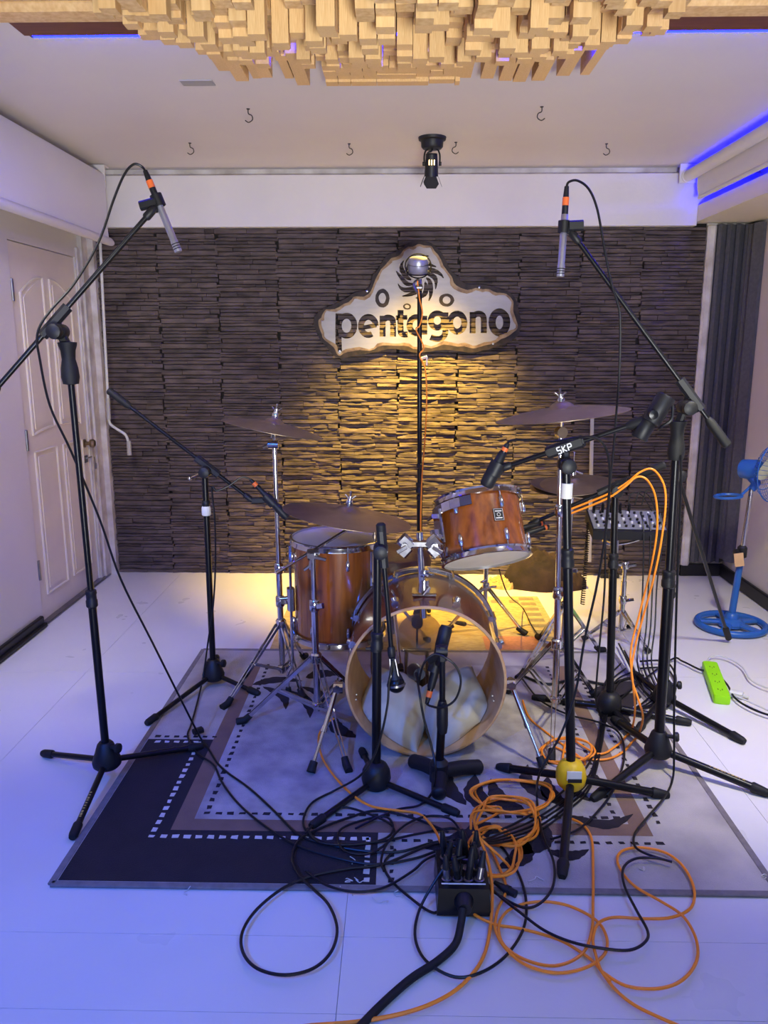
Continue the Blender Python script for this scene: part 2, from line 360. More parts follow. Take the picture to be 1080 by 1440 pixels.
m = MB(); m.bar((XL + .004, DY0, 0.006), (XL + .004, DY1 + .1, 0.006), .05, .012); build(m, 'threshold', dull_steel, door)

# roller blind on the left, hanging from the ceiling along the wall
rb = thing('roller_blind', (-1.62, 3.6, 2.3), 'wide white roller blind hanging beside the door wall', 'blind')
m = MB(); prof = []
Y0, Y1 = 0.4, 4.47
sec = [(-1.64, 2.285), (-1.612, 2.285), (-1.602, 2.27), (-1.600, 2.12), (-1.603, 1.99), (-1.600, 1.955), (-1.604, 1.955), (-1.607, 1.99), (-1.604, 2.12), (-1.606, 2.262), (-1.64, 2.275)]
m.loft([[Vector((x, y, z)) for x, z in sec] for y in (Y0, Y1)]); build(m, 'blind_cloth', blind_cloth, rb)
m = MB(); m.tube([(-1.603, Y0, 1.935), (-1.603, Y1 + .01, 1.935), (-1.603, Y1 + .05, 1.932)], [.022, .022, .015], 12); build(m, 'bottom_bar', blind_cloth, rb)
m = MB(); m.cyl((-1.655, Y0, 2.25), (-1.655, Y1, 2.25), .03, n=16); build(m, 'roller_tube', blind_cloth, rb)
m = MB(); m.box((-1.69, Y1 + .004, 2.21), (-1.60, Y1 + .012, 2.33)); m.box((-1.69, Y1 + .012, 2.322), (-1.60, Y1 + .07, 2.332)); m.cyl((-1.655, Y1, 2.25), (-1.655, Y1 + .03, 2.25), .014, n=12); build(m, 'bracket', wall_white, rb)
# crank rod by the corner
cr = thing('crank_rod', at(183, 640, 4.5), 'thin white crank rod with bent handle hanging beside the slate wall', 'crank rod')
m = MB(); pts = [Vector((-1.655, 4.487, 2.25)), Vector((-1.665, 4.5, 2.2))] + [at(*p, 4.5) for p in ((139, 300), (141, 345), (147, 470), (153, 583))]; m.tube(pts, .008, 8); build(m, 'rod', white_cable, cr)
m = MB(); m.tube([at(151.5, 560, 4.5), at(153, 590, 4.5)], .012, 8); build(m, 'sleeve', grey_conduit, cr)
m = MB(); m.tube(cat_rom([at(*p, 4.5) for p in ((153, 588), (155, 596), (164, 603), (176, 611), (180, 620), (181, 625))]), .008, 8); build(m, 'crank_arm', white_cable, cr)
m = MB(); m.tube([at(181, 620, 4.5), at(182, 640, 4.5)], .013, 8); build(m, 'hand_grip', grey_conduit, cr)
# right: soffit, blind on tube, blue led strips
m = MB(); m.box((1.63, YF, 2.045), (XR, YB, 2.13)); tag(build(m, 'trim_5', cream_soffit), kind='structure')
rb2 = thing('roller_blind', (1.58, 3.6, 2.2), 'white roller blind on a round tube in front of blue LED glow', 'blind')
m = MB(); m.cyl((1.545, 0.4, 2.27), (1.545, 4.53, 2.27), .03, n=18); build(m, 'roller_tube', blind_cloth, rb2)
m = MB(); sec = [(1.572, 2.275), (1.576, 2.27), (1.58, 2.2), (1.588, 2.165), (1.592, 2.15), (1.588, 2.15), (1.582, 2.165), (1.575, 2.2), (1.571, 2.26)]
m.loft([[Vector((x, y, z)) for x, z in sec] for y in (0.4, 4.47)]); build(m, 'blind_cloth', blind_cloth, rb2)
m = MB(); m.cyl((1.59, 0.4, 2.15), (1.59, 4.47, 2.15), .011, n=10); build(m, 'bottom_bar', blind_cloth, rb2)
m = MB(); m.box((1.50, 4.535, 2.235), (1.60, 4.545, 2.333)); m.lathe([(.036, 0), (.036, .006), (.03, .012)], (1.545, 4.523, 2.27), (0, 1, 0), 18); build(m, 'bracket', wall_white, rb2)
led = MB(); led.bar((1.66, 0.4, 2.315), (1.66, 4.5, 2.315), .012, .01)
o = build(led, 'led_strip', led_blue); tag(o, 'thin blue LED strip under the ceiling behind the white roller blind', 'light strip')
led = MB(); led.bar((1.72, 0.4, 2.14), (1.72, 4.5, 2.14), .012, .01)
o = build(led, 'led_strip', led_blue); tag(o, 'thin blue LED strip lying on the cream soffit below the roller blind', 'light strip')
# charcoal foam ridges in the right corner
fm = thing('acoustic_foam', (1.85, YB - .02, 0.09), 'dark grey ridged acoustic foam filling the corner beside the slate wall', 'acoustic panel')
def ridge(p, q, nrm, z0, z1, d0, d1):
    p = Vector(p); q = Vector(q); n = Vector(nrm); mm = MB()
    poly = [p, q, q + n * d1, q * .25 + p * .75 + n * d0, p + n * d0 * .6]
    mm.prism([Vector((a.x, a.y, z0)) for a in poly], (0, 0, z1 - z0)); build(mm, 'foam_ridge', foam, fm, sharp=20)
x = 1.762
for k in range(4):
    w = 0.05; ridge((x, YB - .013, 0), (x + w, YB - .013, 0), (0, -1, 0), .095, 2.035, .05, .018); x += w
y = YB - .06
for k in range(2):
    w = 0.06; ridge((XR - .002, y, 0), (XR - .002, y - w, 0), (-1, 0, 0), .125, 2.03, .05, .018); y -= w
# ceiling board with blue led edge
cb = thing('ceiling_board', (0, 2.6, ZC), 'long brown board with cream moulding across the ceiling', 'ceiling board')
m = MB(); m.box((-1.17, 2.51, ZC - .018), (1.62, 2.655, ZC - .001)); build(m, 'board', brown_board, cb)
m = MB(); m.bar((-1.25, 2.47, ZC - .02), (1.62, 2.47, ZC - .02), .075, .038, ch=.3); m.bar((-1.25, 2.40, ZC - .028), (1.62, 2.40, ZC - .028), .07, .054, ch=.3); m.bar((-1.25, 2.33, ZC - .02), (1.62, 2.33, ZC - .02), .07, .038, ch=.3); build(m, 'moulding', pine, cb)
ls_ = thing('led_strip', (0, 2.668, ZC), 'blue LED strip along the edge of the brown ceiling board', 'light strip')
m = MB(); m.box((-1.16, 2.657, ZC - .014), (1.6, 2.682, ZC - .001)); build(m, 'led_shield', black_plastic, ls_)  # opaque body added to keep the blue light off the ceiling
m = MB(); m.box((-1.15, 2.660, ZC - .0155), (1.59, 2.679, ZC - .0142)); build(m, 'led_tape', led_down, ls_)

# ------------------------------------------------------------------ wooden skyline diffuser
df = thing('sound_diffuser', (-0.02, 2.4, ZC), 'pale pine skyline sound diffuser of many hanging blocks on the ceiling', 'sound diffuser')
cube = MB(); cube.box((-.5, -.5, -1), (.5, .5, 0)); cme = bpy.data.meshes.new('diffuser_block'); cme.from_pydata(cube.v, [], cube.f); finish(cme, pine)
blocks = []
def blk(x, y, w, d, ztop, zbot): blocks.append((x, y, w, d, ztop, zbot))
pitch = 0.044; cx = -0.015
nx = 34
for i in range(nx):
    x = cx + (i - (nx - 1) / 2) * pitch; u = abs(x - cx) / 0.75
    far = 2.78 - 0.36 * max(0, u - .45) ** 1.4 * 1.6
    y = 1.62; j = 0
    while y < far:
        d = 0.044
        t = (far - y) / 1.1
        base = 2.285 - 0.15 * min(1, t * 1.25) * (1 - .5 * u * u)
        zb = base + random.choice((-.075, -.05, -.03, 0, .02, .045, .07)) * (0.45 + .55 * min(1, t * 2.2))
        zb = min(zb, ZC - 0.02)
        if not (random.random() < 0.05): blk(x, y, pitch - .003, d - .003, ZC - .0005, zb)
        y += d * (1 if random.random() < .75 else 2)
# far rim: battens running in depth, and cross planks in the middle
x = -0.60
while x < 0.66:
    if abs(x - cx + .03) > 0.235:
        w = random.choice((.03, .044, .05)); y0 = 2.66 + random.uniform(-.04, .05); y1 = 2.985 - 0.9 * max(0, abs(x - cx) - .52) - random.uniform(0, .03)
        blk(x, (y0 + y1) / 2, w, y1 - y0, ZC - .0005, random.uniform(2.262, 2.292)); x += w + random.choice((.004, .02, .034))
    else: x += .04
for k in range(6):
    y = 2.745 + k * .046
    xa = cx - .25
    while xa < cx + .21:
        w = random.choice((.044, .09, .18)); w = min(w, cx + .215 - xa + .001); blk(xa + w / 2, y, w - .002, .044, ZC - .0005, 2.274 + .0045 * math.sin(k * 2.1) + random.choice((0, 0, .006)) + (.012 if k < 2 else 0)); xa += w
def shown(b):
    # how far inside the picture the lower face sits
    v = Vector((b[0], b[1], b[5])) - Vector((0, 0, CAMH)); c, s = math.cos(YAW), math.sin(YAW)
    yy = -v.x * s + v.y * c; dd = yy * math.cos(PITCH) - v.z * math.sin(PITCH); up = yy * math.sin(PITCH) + v.z * math.cos(PITCH)
    return 720 - FPX * up / dd
blocks.sort(key=lambda b: -shown(b)); blocks = [b for b in blocks if shown(b) > -160]
for b in blocks[:298]:
    o = bpy.data.objects.new('diffuser_block', cme); COL.objects.link(o); o.parent = df
    o.location = Vector((b[0], b[1], b[4])) - ORG[df.name]; o.scale = (b[2], b[3], b[4] - b[5])
m = MB()
for b in blocks[298:]: m.box((b[0] - b[2] / 2, b[1] - b[3] / 2, b[5]), (b[0] + b[2] / 2, b[1] + b[3] / 2, b[4]))
if m.v: tag(build(m, 'diffuser_block_field', pine, df), kind='stuff')
# little ceiling plate and hooks
m = MB(); c = fl(278, 117, ZC - .003); m.box((c.x - .06, c.y - .03, ZC - .004), (c.x + .06, c.y + .03, ZC)); tag(build(m, 'ceiling_plate', grey_conduit), 'small flat grey plate on the ceiling beside the pine diffuser', 'plate')
hooks = [(349, 156, 'bare wire hook in the ceiling between diffuser and door', 0), (762, 153, 'bare wire hook in the ceiling between diffuser and roller blind', 1),
         (267, 204, 'wire ceiling hook closest to the crank rod corner', 2), (491, 205, 'wire ceiling hook between the spotlight and the door side', 0), (641, 203, 'wire ceiling hook right beside the black spotlight', 1), (853, 205, 'wire ceiling hook near the blue-lit corner', 0)]
for px, py, lab, k in hooks:
    c = fl(px, py - 3, ZC); m = MB(); s = 1 if k != 1 else -1
    m.tube(cat_rom([c + Vector((0, 0, .002)), c + Vector((0, 0, -.018)), c + Vector((.014 * s, 0, -.026)), c + Vector((.016 * s, 0, -.042)), c + Vector((0, 0, -.052)), c + Vector((-.014 * s, 0, -.044))], 4), .0022, 6)
    m.lathe([(.008, 0), (.006, -.003)], c, (0, 0, 1), 10); tag(build(m, 'ceiling_hook', hook_wire), lab, 'hook', 'ceiling hooks')

# ------------------------------------------------------------------ ceiling spotlight
LC = Vector((0.144, 3.97, ZC))
sp = thing('spotlight', LC, 'black ceiling spotlight with barn doors shining warm light on the slate wall', 'spotlight')
m = MB(); m.lathe([(.001, 0), (.066, 0), (.064, -.012), (.053, -.016), (.051, -.042), (.044, -.05), (.001, -.052)], LC, (0, 0, 1), 28); build(m, 'ceiling_rose', black_plastic, sp)
hd = Vector((0.0, .28, -1)).normalized(); H0 = LC + Vector((-.002, 0, -.07)); H1 = H0 + hd * .10
m = MB(); m.tube(cat_rom([LC + Vector((-.036, 0, -.125)), LC + Vector((-.036, 0, -.075)), LC + Vector((-.02, 0, -.05)), LC + Vector((.02, 0, -.05)), LC + Vector((.036, 0, -.075)), LC + Vector((.036, 0, -.125))], 5), .004, 6); build(m, 'yoke', black_metal, sp)
for s in (-1, 1):
    m = MB(); m.cyl(LC + Vector((.032 * s, .005, -.115)), LC + Vector((.045 * s, .005, -.115)), .009, n=12); build(m, 'yoke_knob', black_plastic, sp)
m = MB(); m.lathe([(.024, 0), (.027, .002), (.033, .085), (.033, .10), (.029, .10), (.028, .02), (.001, .018)], H0, hd, 24); head = build(m, 'lamp_head', black_plastic, sp)
m = MB(); m.lathe([(.001, .088), (.027, .086), (.027, .09), (.001, .092)], H0, hd, 20); build(m, 'lamp_lens', lamp_glow, head)
for k in range(3):
    m = MB(); p = H0 + Vector((-.012 + .012 * k, -.0295, -.035)); m.bar(p, p + hd * .022, .004, .004); build(m, 'vent_slot', lamp_glow, head)
ua = Vector((1, 0, 0)); ub = hd.cross(ua).normalized()
for a, ln in ((0, .05), (math.pi / 2, .055), (math.pi, .05), (3 * math.pi / 2, .055)):
    r_ = ua * math.cos(a) + ub * math.sin(a); t_ = hd.cross(r_)
    q = H0 + hd * .1 + r_ * .033; e = q + hd * ln * .9 + r_ * ln * .35
    m = MB(); m.prism([q - t_ * .024, q + t_ * .024, q * .4 + e * .6 + t_ * .036, e + t_ * .022, e - t_ * .022, q * .4 + e * .6 - t_ * .036], r_ * .0012); build(m, 'barn_door', black_plastic, sp)
m = MB(); m.tube(cat_rom([LC + Vector((0, 0, -.05)), LC + Vector((-.004, -.01, -.062)), LC + Vector((-.02, -.012, -.07)), LC + Vector((-.022, -.01, -.085)), H0 + Vector((-.012, 0, -.01))], 5), .004, 6); build(m, 'lamp_cord', black_cable, sp)
ld = bpy.data.lights.new('spot_beam', 'SPOT'); ld.energy = 920; ld.color = (1.0, 0.66, 0.10); ld.spot_size = R(74); ld.spot_blend = 1.0; ld.shadow_soft_size = 0.03
lo = bpy.data.objects.new('spot_beam', ld); COL.objects.link(lo); lo.location = H0 + hd * .125; lo.rotation_euler = Vector((-0.02, .30, -1)).to_track_quat('-Z', 'Y').to_euler()

# ------------------------------------------------------------------ wall sign with cut-out lettering
YS = 4.602
def zp(X, Y, y=YS): return at(400 + X / 3.0, 320 + Y / 3.0, y)
outline = [(130, 375), (160, 345), (205, 328), (262, 300), (295, 275), (345, 266), (365, 235), (372, 205), (392, 180), (412, 150), (430, 122), (455, 108), (475, 100), (505, 78), (535, 62), (575, 58), (620, 68), (640, 85), (662, 108), (680, 140), (700, 180), (722, 200), (742, 225), (775, 240), (822, 240), (870, 248), (915, 262), (950, 275), (975, 305), (985, 350), (998, 400), (990, 440), (960, 475), (900, 500), (830, 520), (780, 526), (700, 515), (620, 520), (560, 528), (500, 515), (440, 512), (380, 525), (320, 535), (265, 545), (235, 552), (205, 535), (180, 505), (150, 470), (132, 430), (125, 400)]
def smooth2(P, sub=3):
    P = [Vector((x, y, 0)) for x, y in P]; n = len(P); out = []
    for i in range(n):
        p0, p1, p2, p3 = P[i - 1], P[i], P[(i + 1) % n], P[(i + 2) % n]
        for k in range(sub):
            t = k / sub
            q = 0.5 * ((2 * p1) + (p2 - p0) * t + (2 * p0 - 5 * p1 + 4 * p2 - p3) * t * t + (3 * p1 - p0 - 3 * p2 + p3) * t ** 3)
            jit = 2.2 * noise.noise(Vector((q.x * .06, q.y * .06, 1)))
            out.append((q.x + jit, q.y + jit))
    return out
so = smooth2(outline)
sign = thing('wall_sign', zp(560, 540), 'brushed metal wall sign with burnt edge and cut-out word below a swirl', 'sign')
def strokeribbon(P, w, closed=False, sub=4):
    P = [Vector((x, y, 0)) for x, y in P]
    if len(P) > 2: 
        Q = cat_rom(P + ([P[0]] if closed else []), sub)
        if closed: Q = Q[:-1]
    else: Q = P
    n = len(Q); L, Rr = [], []
    for i in range(n):
        a = Q[i - 1] if closed or i else Q[i]; b = Q[(i + 1) % n] if closed or i < n - 1 else Q[i]
        t = (b - a).normalized(); nn = Vector((-t.y, t.x, 0)); L.append(Q[i] + nn * w / 2); Rr.append(Q[i] - nn * w / 2)
    return L, Rr
def cutter(L, Rr=None, closed=False):
    mm = MB(); y0, y1 = YS - .03, YS + .03
    if Rr is None: mm.prism([zp(p[0], p[1], YS) + Vector((0, -.03, 0)) for p in L], (0, .06, 0)); return mm
    sec = []
    for a, b in zip(L, Rr):
        A = zp(a.x, a.y); B = zp(b.x, b.y); d = Vector((0, .03, 0)); sec.append([A - d, B - d, B + d, A + d])
    mm.loft(sec, closed, caps=not closed); return mm
def ell(cx, cy, rx, ry, a0=0, a1=360, n=14):
    return [(cx + rx * math.cos(R(a0 + (a1 - a0) * i / n)), cy + ry * math.sin(R(a0 + (a1 - a0) * i / n))) for i in range(n + (0 if a1 - a0 == 360 else 1))]
cuts = []
def ST(P, w, closed=False): cuts.append(cutter(*strokeribbon(P, w, closed), closed))
W_ = 25
ST([(228, 362), (228, 470), (230, 522)], 26); ST(ell(262, 414, 33, 42), W_, True)                  # p
ST([(322, 424), (388, 412)], 18); ST(ell(354, 415, 31, 38, 0, -300), W_)                            # e
ST([(414, 372), (414, 460)], W_); ST([(414, 392), (432, 380), (452, 384), (458, 402), (458, 460)], W_)   # n
ST([(490, 348), (490, 435), (500, 450), (520, 451)], W_); ST([(470, 381), (518, 379)], 20)          # t
ST(ell(556, 412, 28, 34), W_, True); ST([(590, 372), (590, 452)], W_)                               # a
ST(ell(645, 392, 28, 30), W_, True); ST([(679, 358), (679, 440), (664, 466), (640, 470), (616, 462)], W_)  # g
ST(ell(729, 401, 30, 38), W_, True)                                                                 # o
ST([(794, 356), (794, 446)], W_); ST([(794, 376), (812, 364), (832, 367), (841, 385), (841, 445)], W_)    # n
ST(ell(907, 400, 31, 44), 30, True)                                                                 # o
for k in range(11):                                                                                  # swirl
    a = 2 * math.pi * k / 11; L, Rr = [], []
    for i in range(9):
        t = i / 8; r_ = 32 + 64 * t * (1 + .16 * math.cos(5 * (a + t * 1.1) + .6)); an = a + t * 1.15; wv = (3 + 19 * math.sin(math.pi * min(1, t * .92 + .05)))
        c = Vector((566 + r_ * math.cos(an), 212 + r_ * math.sin(an), 0)); nn = Vector((-math.sin(an + .55), math.cos(an + .55), 0)); L.append(c + nn * wv / 2); Rr.append(c - nn * wv / 2)
    cuts.append(cutter(L, Rr))
pm = MB(); pm.prism([zp(x, y) for x, y in so], (0, .004, 0))
cur = bpy.data.meshes.new('plate'); cur.from_pydata(pm.v, [], pm.f); finish(cur, sign_metal)
po = bpy.data.objects.new('tmp_plate', cur); COL.objects.link(po)
dead = []
for q in cuts:
    cm = bpy.data.meshes.new('cut'); cm.from_pydata(q.v, [], q.f); finish(cm, sign_metal); co = bpy.data.objects.new('tmp_cut', cm); COL.objects.link(co)
    bo = po.modifiers.new('b', 'BOOLEAN'); bo.object = co; bo.operation = 'DIFFERENCE'; bo.solver = 'EXACT'; bo.use_self = True; dead.append(co)
bpy.context.view_layer.update()
ev = po.evaluated_get(bpy.context.evaluated_depsgraph_get()); nm = bpy.data.meshes.new_from_object(ev)
for o in dead + [po]: bpy.data.objects.remove(o)
for v in nm.vertices: v.co -= ORG[sign.name]
nm.name = 'sign_plate'; plate = bpy.data.objects.new('sign_plate', nm); COL.objects.link(plate); plate.parent = sign; ORG[plate.name] = ORG[sign.name]
for p in nm.polygons: p.use_smooth = False
def band(scale_in, scale_out, name, material, dy):
    cx_, cy_ = 560, 380; n = len(so); outer, inner = [], []
    for i in range(n):
        a = Vector((*so[i - 1], 0)); b = Vector((*so[(i + 1) % n], 0)); p = Vector((*so[i], 0)); t = (b - a).normalized(); nn = Vector((-t.y, t.x, 0))
        w = .75 + .6 * noise.noise(Vector((p.x * .02, p.y * .02, 4)))
        outer.append(p + nn * scale_out * w); inner.append(p + nn * scale_in * w)
    mm = MB(); sec = []
    for a, b in zip(outer, inner):
        A = zp(a.x, a.y, YS - dy); B = zp(b.x, b.y, YS - dy); sec.append([A, B, B + Vector((0, dy, 0)), A + Vector((0, dy, 0))])
    mm.loft(sec, True); build(mm, name, material, sign)
band(22, -2, 'burnt_rim', scorch, .0016); band(38, 21, 'browned_rim', scorch_brown, .0008)
def blot(cx_, cy_, rx, ry):
    mm = MB(); mm.prism([zp(x, y, YS - .0016) for x, y in smooth2(ell(cx_, cy_, rx, ry, n=9), 2)], (0, .0012, 0)); o = build(mm, 'burn_ring', scorch, sign)
    mm = MB(); mm.prism([zp(x, y, YS - .0024) for x, y in smooth2(ell(cx_, cy_, rx * .52, ry * .56, n=9), 2)], (0, .0012, 0)); build(mm, 'burn_centre', sign_metal, o)
blot(413, 298, 30, 40); blot(684, 306, 32, 28); blot(517, 333, 17, 13)
for (x, y) in ((348, 268), (822, 252), (232, 520), (880, 490)):
    mm = MB(); mm.lathe([(.001, -.004), (.006, -.003), (.006, .07)], zp(x, y), (0, 1, 0), 10); build(mm, 'mounting_bolt', dull_steel, sign)

# ------------------------------------------------------------------ wall bar (vertical strip)
m = MB(); m.bar(at(833, 572, 4.6), at(829, 790, 4.6), .022, .012, up=(0, 1, 0)); tag(build(m, 'metal_strip', grey_conduit), 'narrow grey metal strip standing upright against the slate wall', 'strip')

# ================================================================== RUG AND MAT
RX0, RX1, RY0, RY1 = -0.905, 0.975, 1.775, 3.38
rug = thing('rug', (0, 2.6, 0), 'large worn patterned rug with dark corner and leaf motifs under the drum kit', 'rug')
m = MB(); n = 40
top = [(RX0 + (RX1 - RX0) * i / n, RY0 + .006 * noise.noise(Vector((i * .5, 0, 0)))) for i in range(n + 1)] + [(RX1, RY1), (RX0, RY1)]
m.prism([Vector((x, y, 0.0004)) for x, y in top], (0, 0, .006)); build(m, 'rug_base', rug_grey, rug)
Z1 = .0064
def flatpoly(pts, name, material, z0=Z1, th=.0008): mm = MB(); mm.prism([Vector((x, y, z0)) for x, y in pts], (0, 0, th)); return build(mm, name, material, rug)
def flatpx(pp, name, material, z0=Z1, th=.0008): return flatpoly([tuple(fl(x, y)[:2]) for x, y in pp], name, material, z0, th)
E1 = .020
m = MB()
for a, b in (((RX0, RY0), (RX1, RY0)), ((RX0, RY0), (RX0, RY1)), ((RX1, RY0), (RX1, RY1)), ((RX0, RY1), (RX1, RY1))): m.bar((a[0], a[1], .0045), (b[0], b[1], .0045), E1, .008)
build(m, 'rug_binding', rug_edge, rug)
ix = fl(240, 1170).x; iy = fl(240, 1170).y; bx = .055
jx = fl(912, 1166).x; jy1 = 3.22
dkx = fl(214, 1178).x; dky = fl(300, 1180).y; dy1 = fl(240, 1042).y; dx1 = fl(530, 1215).x
# dark corner: side strip and front strip
flatpoly([(RX0 + .012, RY0 + .012), (dx1, RY0 + .012), (dx1, iy), (ix, iy), (ix, dy1), (RX0 + .012, dy1)], 'dark_corner', rug_dark)
# brown frame and pale field
for P in ([(ix, iy), (jx, iy), (jx, iy + bx), (ix, iy + bx)], [(ix, iy + bx), (ix + bx, iy + bx), (ix + bx, jy1), (ix, jy1)], [(jx - bx, iy + bx), (jx, iy + bx), (jx, jy1), (jx - bx, jy1)]): flatpoly(P, 'brown_frame', rug_brown)
flatpoly([(ix + bx, iy + bx), (jx - bx, iy + bx), (jx - bx, jy1), (ix + bx, jy1)], 'pale_field', rug_field)
m = MB(); md = MB()
def dash(mm, x, y, w=.016, h=.011):
    k = random.uniform(.8, 1.15); mm.prism([Vector((x + a * w * k + random.uniform(-.002, .002), y + b * h * k + random.uniform(-.002, .002), Z1 + .0008)) for a, b in ((-.5, -.5), (.5, -.5), (.5, .5), (-.5, .5))], (0, 0, .0006))
x = dkx
while x < dx1 - .02: dash(m, x, dky, .019, .014); x += .034
y = dky + .03
while y < dy1 - .01: dash(m, dkx, y, .014, .018); y += .036
x = RX0 + .05
while x < dkx: dash(m, x, dy1 - .018, .018, .013); x += .034
y = RY0 + .03
while y < dky: dash(m, dx1 - .026, y, .014, .018); y += .034
tag(build(m, 'pale_dashes', rug_white, rug), kind='stuff')
x = ix + bx + .03
while x < jx - bx - .02: dash(md, x, iy + bx + .03, .019, .012); x += .036
y = iy + bx + .06
while y < jy1:
    dash(md, ix + bx + .03, y, .013, .018); dash(md, jx - bx - .03, y, .013, .018); dash(md, jx + .035, y - .05, .014, .018); y += .04
x = dx1 + .04
while x < jx + .03: dash(md, x, iy - .035, .018, .012); x += .036
y = RY0 + .03
while y < iy - .04: dash(md, dx1 + .04, y, .013, .016); y += .034
x = RX0 + .04
while x < dkx + .05: dash(md, x, dy1 + .02, .018, .012); x += .034
tag(build(md, 'dark_dashes', rug_dark, rug), kind='stuff')
def leaf_shape(px0, py0, px1, py1, w, bend=.15):
    a = fl(px0, py0); b = fl(px1, py1); d = b - a; nn = Vector((-d.y, d.x, 0)).normalized(); L = d.length; up, dn = [], []
    for i in range(13):
        t = i / 12; c = a + d * t + nn * L * bend * math.sin(math.pi * t); ww = w * math.sin(math.pi * t ** .8) ** .8 * (1 + .12 * math.sin(i * 2.6)) + .001
        up.append(c + nn * ww); dn.append(c - nn * ww)
    flatpoly([(p.x, p.y) for p in up] + [(p.x, p.y) for p in dn[::-1]], 'leaf_motif', rug_dark, Z1 + .0009, .0006)
for L_ in ((655, 1135, 632, 1080, .028), (700, 1150, 668, 1092, .035), (745, 1150, 690, 1098, .03), (770, 1130, 742, 1078, .024), (800, 1140, 770, 1095, .028), (690, 1160, 590, 1195, .045), (800, 1150, 890, 1148, .022, -.25), (770, 1165, 720, 1205, .03), (770, 1200, 828, 1198, .02, -.2), (740, 1185, 700, 1225, .03), (830, 1130, 800, 1090, .02),
           (370, 968, 402, 1000, .02), (398, 972, 436, 1012, .024), (425, 968, 455, 992, .02), (355, 965, 425, 960, .03), (430, 955, 480, 950, .04), (500, 1040, 470, 1010, .03), (870, 1030, 905, 975, .06), (850, 1000, 900, 960, .06)): leaf_shape(*L_)
# frayed threads at the front hem
m = MB()
for (px, py) in ((495, 1215), (486, 1236), (513, 1238), (478, 1246), (523, 1262), (268, 1246), (765, 1238), (1070, 1230), (905, 1225), (560, 1252)):
    c = fl(px, py, .009); pts = [c]
    for k in range(5): c = c + Vector((random.uniform(-.014, .014), random.uniform(-.012, .012), 0)); c.z = .0095 if c.y > RY0 + .01 else .003; pts.append(c.copy())
    m.tube(cat_rom(pts, 3), .0012, 5)
tag(build(m, 'frayed_threads', rug_white, rug), kind='stuff')
mt = thing('floor_mat', (0.08, 3.8, 0), 'thin straw-coloured woven mat with blocky border behind the rug', 'mat')
m = MB(); m.prism([(-.60, 3.40, .0004), (.78, 3.40, .0004), (.77, 4.2, .0004), (-.60, 4.15, .0004)], (0, 0, .004)); build(m, 'mat_base', straw, mt)
m = MB()
for k in range(9):
    y = 3.45 + k * .085; m.prism([(.66, y, .0046), (.74, y, .0046), (.74, y + .045, .0046), (.66, y + .045, .0046)], (0, 0, .0006))
for k in range(12):
    x = -.5 + k * .1; m.prism([(x, 4.08, .0046), (x + .05, 4.08, .0046), (x + .05, 4.13, .0046), (x, 4.13, .0046)], (0, 0, .0006))
tag(build(m, 'border_blocks', straw_grey, mt), kind='stuff')
m = MB(); m.prism([(.40, 3.41, .0046), (.66, 3.41, .0046), (.66, 3.58, .0046), (.40, 3.58, .0046)], (0, 0, .0006)); build(m, 'pink_square', straw_pink, mt)

# ================================================================== DRUMS
def lug(parent, p, out, axis, ln=.05, w=.016, name='lug'):
    p = Vector(p); out = Vector(out).normalized(); ax = Vector(axis).normalized(); mm = MB()
    mm.lathe([(.001, -ln * .5), (w * .42, -ln * .42), (w * .55, -ln * .15), (w * .5, ln * .2), (w * .3, ln * .45), (.001, ln * .5)], p + out * .007, ax, 10)
    mm.bar(p - ax * ln * .35, p + ax * ln * .35, w * .7, .01, up=out); build(mm, name, chrome, parent)
def drum_axis(c, axis, n=1): return frame(axis)
# bass drum
BX, BZ, BR = 0.088, 0.278, 0.270; BY0, BY1 = 2.43, 2.83
bd = thing('bass_drum', (BX, 2.6, 0), 'red-brown lacquered bass drum with open front and clear rear head', 'drum')
A = Vector((0, 1, 0)); C0 = Vector((BX, BY0, BZ)); C1 = Vector((BX, BY1, BZ))
m = MB(); m.lathe([(BR, .004), (BR, .398)], C0, A, 72, caps=False); m.lathe([(BR - .0005, .006), (BR - .0005, .398)], C0, A, 72, caps=False); sh = build(m, 'outer_shell', red_wood, bd)
m = MB(); m.lathe([(BR, .004), (BR - .003, 0), (BR - .009, 0), (BR - .011, .004), (BR - .011, .398)], C0, A, 72, caps=False); build(m, 'inner_shell', tan_wood, bd)
m = MB(); m.lathe([(BR + .004, .378), (BR + .016, .378), (BR + .018, .382), (BR + .018, .412), (BR + .006, .415), (BR + .002, .41), (BR + .004, .378)], C0, A, 72, caps=False); build(m, 'rear_hoop', chrome, bd)
m = MB(); m.lathe([(.0005, .4), (BR - .004, .4), (BR - .004, .4008), (.0005, .4008)], C0, A, 64, caps=False); hd_ = build(m, 'rear_head', clear_film, bd)
m = MB(); m.lathe([(.0005, .398), (.085, .398), (.085, .3992), (.0005, .3992)], C0 + Vector((-.01, 0, .02)), A, 40, caps=False); build(m, 'head_patch', patch_film, hd_)
for k in range(8):
    a = R(22.5 + 45 * k); o_ = Vector((math.cos(a), 0, math.sin(a))); p = C0 + o_ * BR
    mm = MB(); q = p + Vector((0, .10, 0)); mm.bar(q - A * .022, q + A * .022, .026, .02, up=o_); mm.cyl(q + o_ * .008, q + o_ * .02, .011, .009, 12); build(mm, 'lug', chrome, bd)
    mm = MB(); q2 = p + Vector((0, .36, 0)); mm.bar(q2 - A * .02, q2 + A * .05, .024, .02, up=o_); mm.cyl(q2 + o_ * .018 - A * .035, q2 + o_ * .018 + A * .04, .0045, n=8); build(mm, 'hoop_claw', chrome, bd)
    for d in (.08, .12):
        mm = MB(); qi = C0 + o_ * (BR - .0115) + A * d; mm.lathe([(.006, 0), (.005, .004), (.001, .005)], qi, -o_, 8); build(mm, 'shell_screw', chrome, bd)
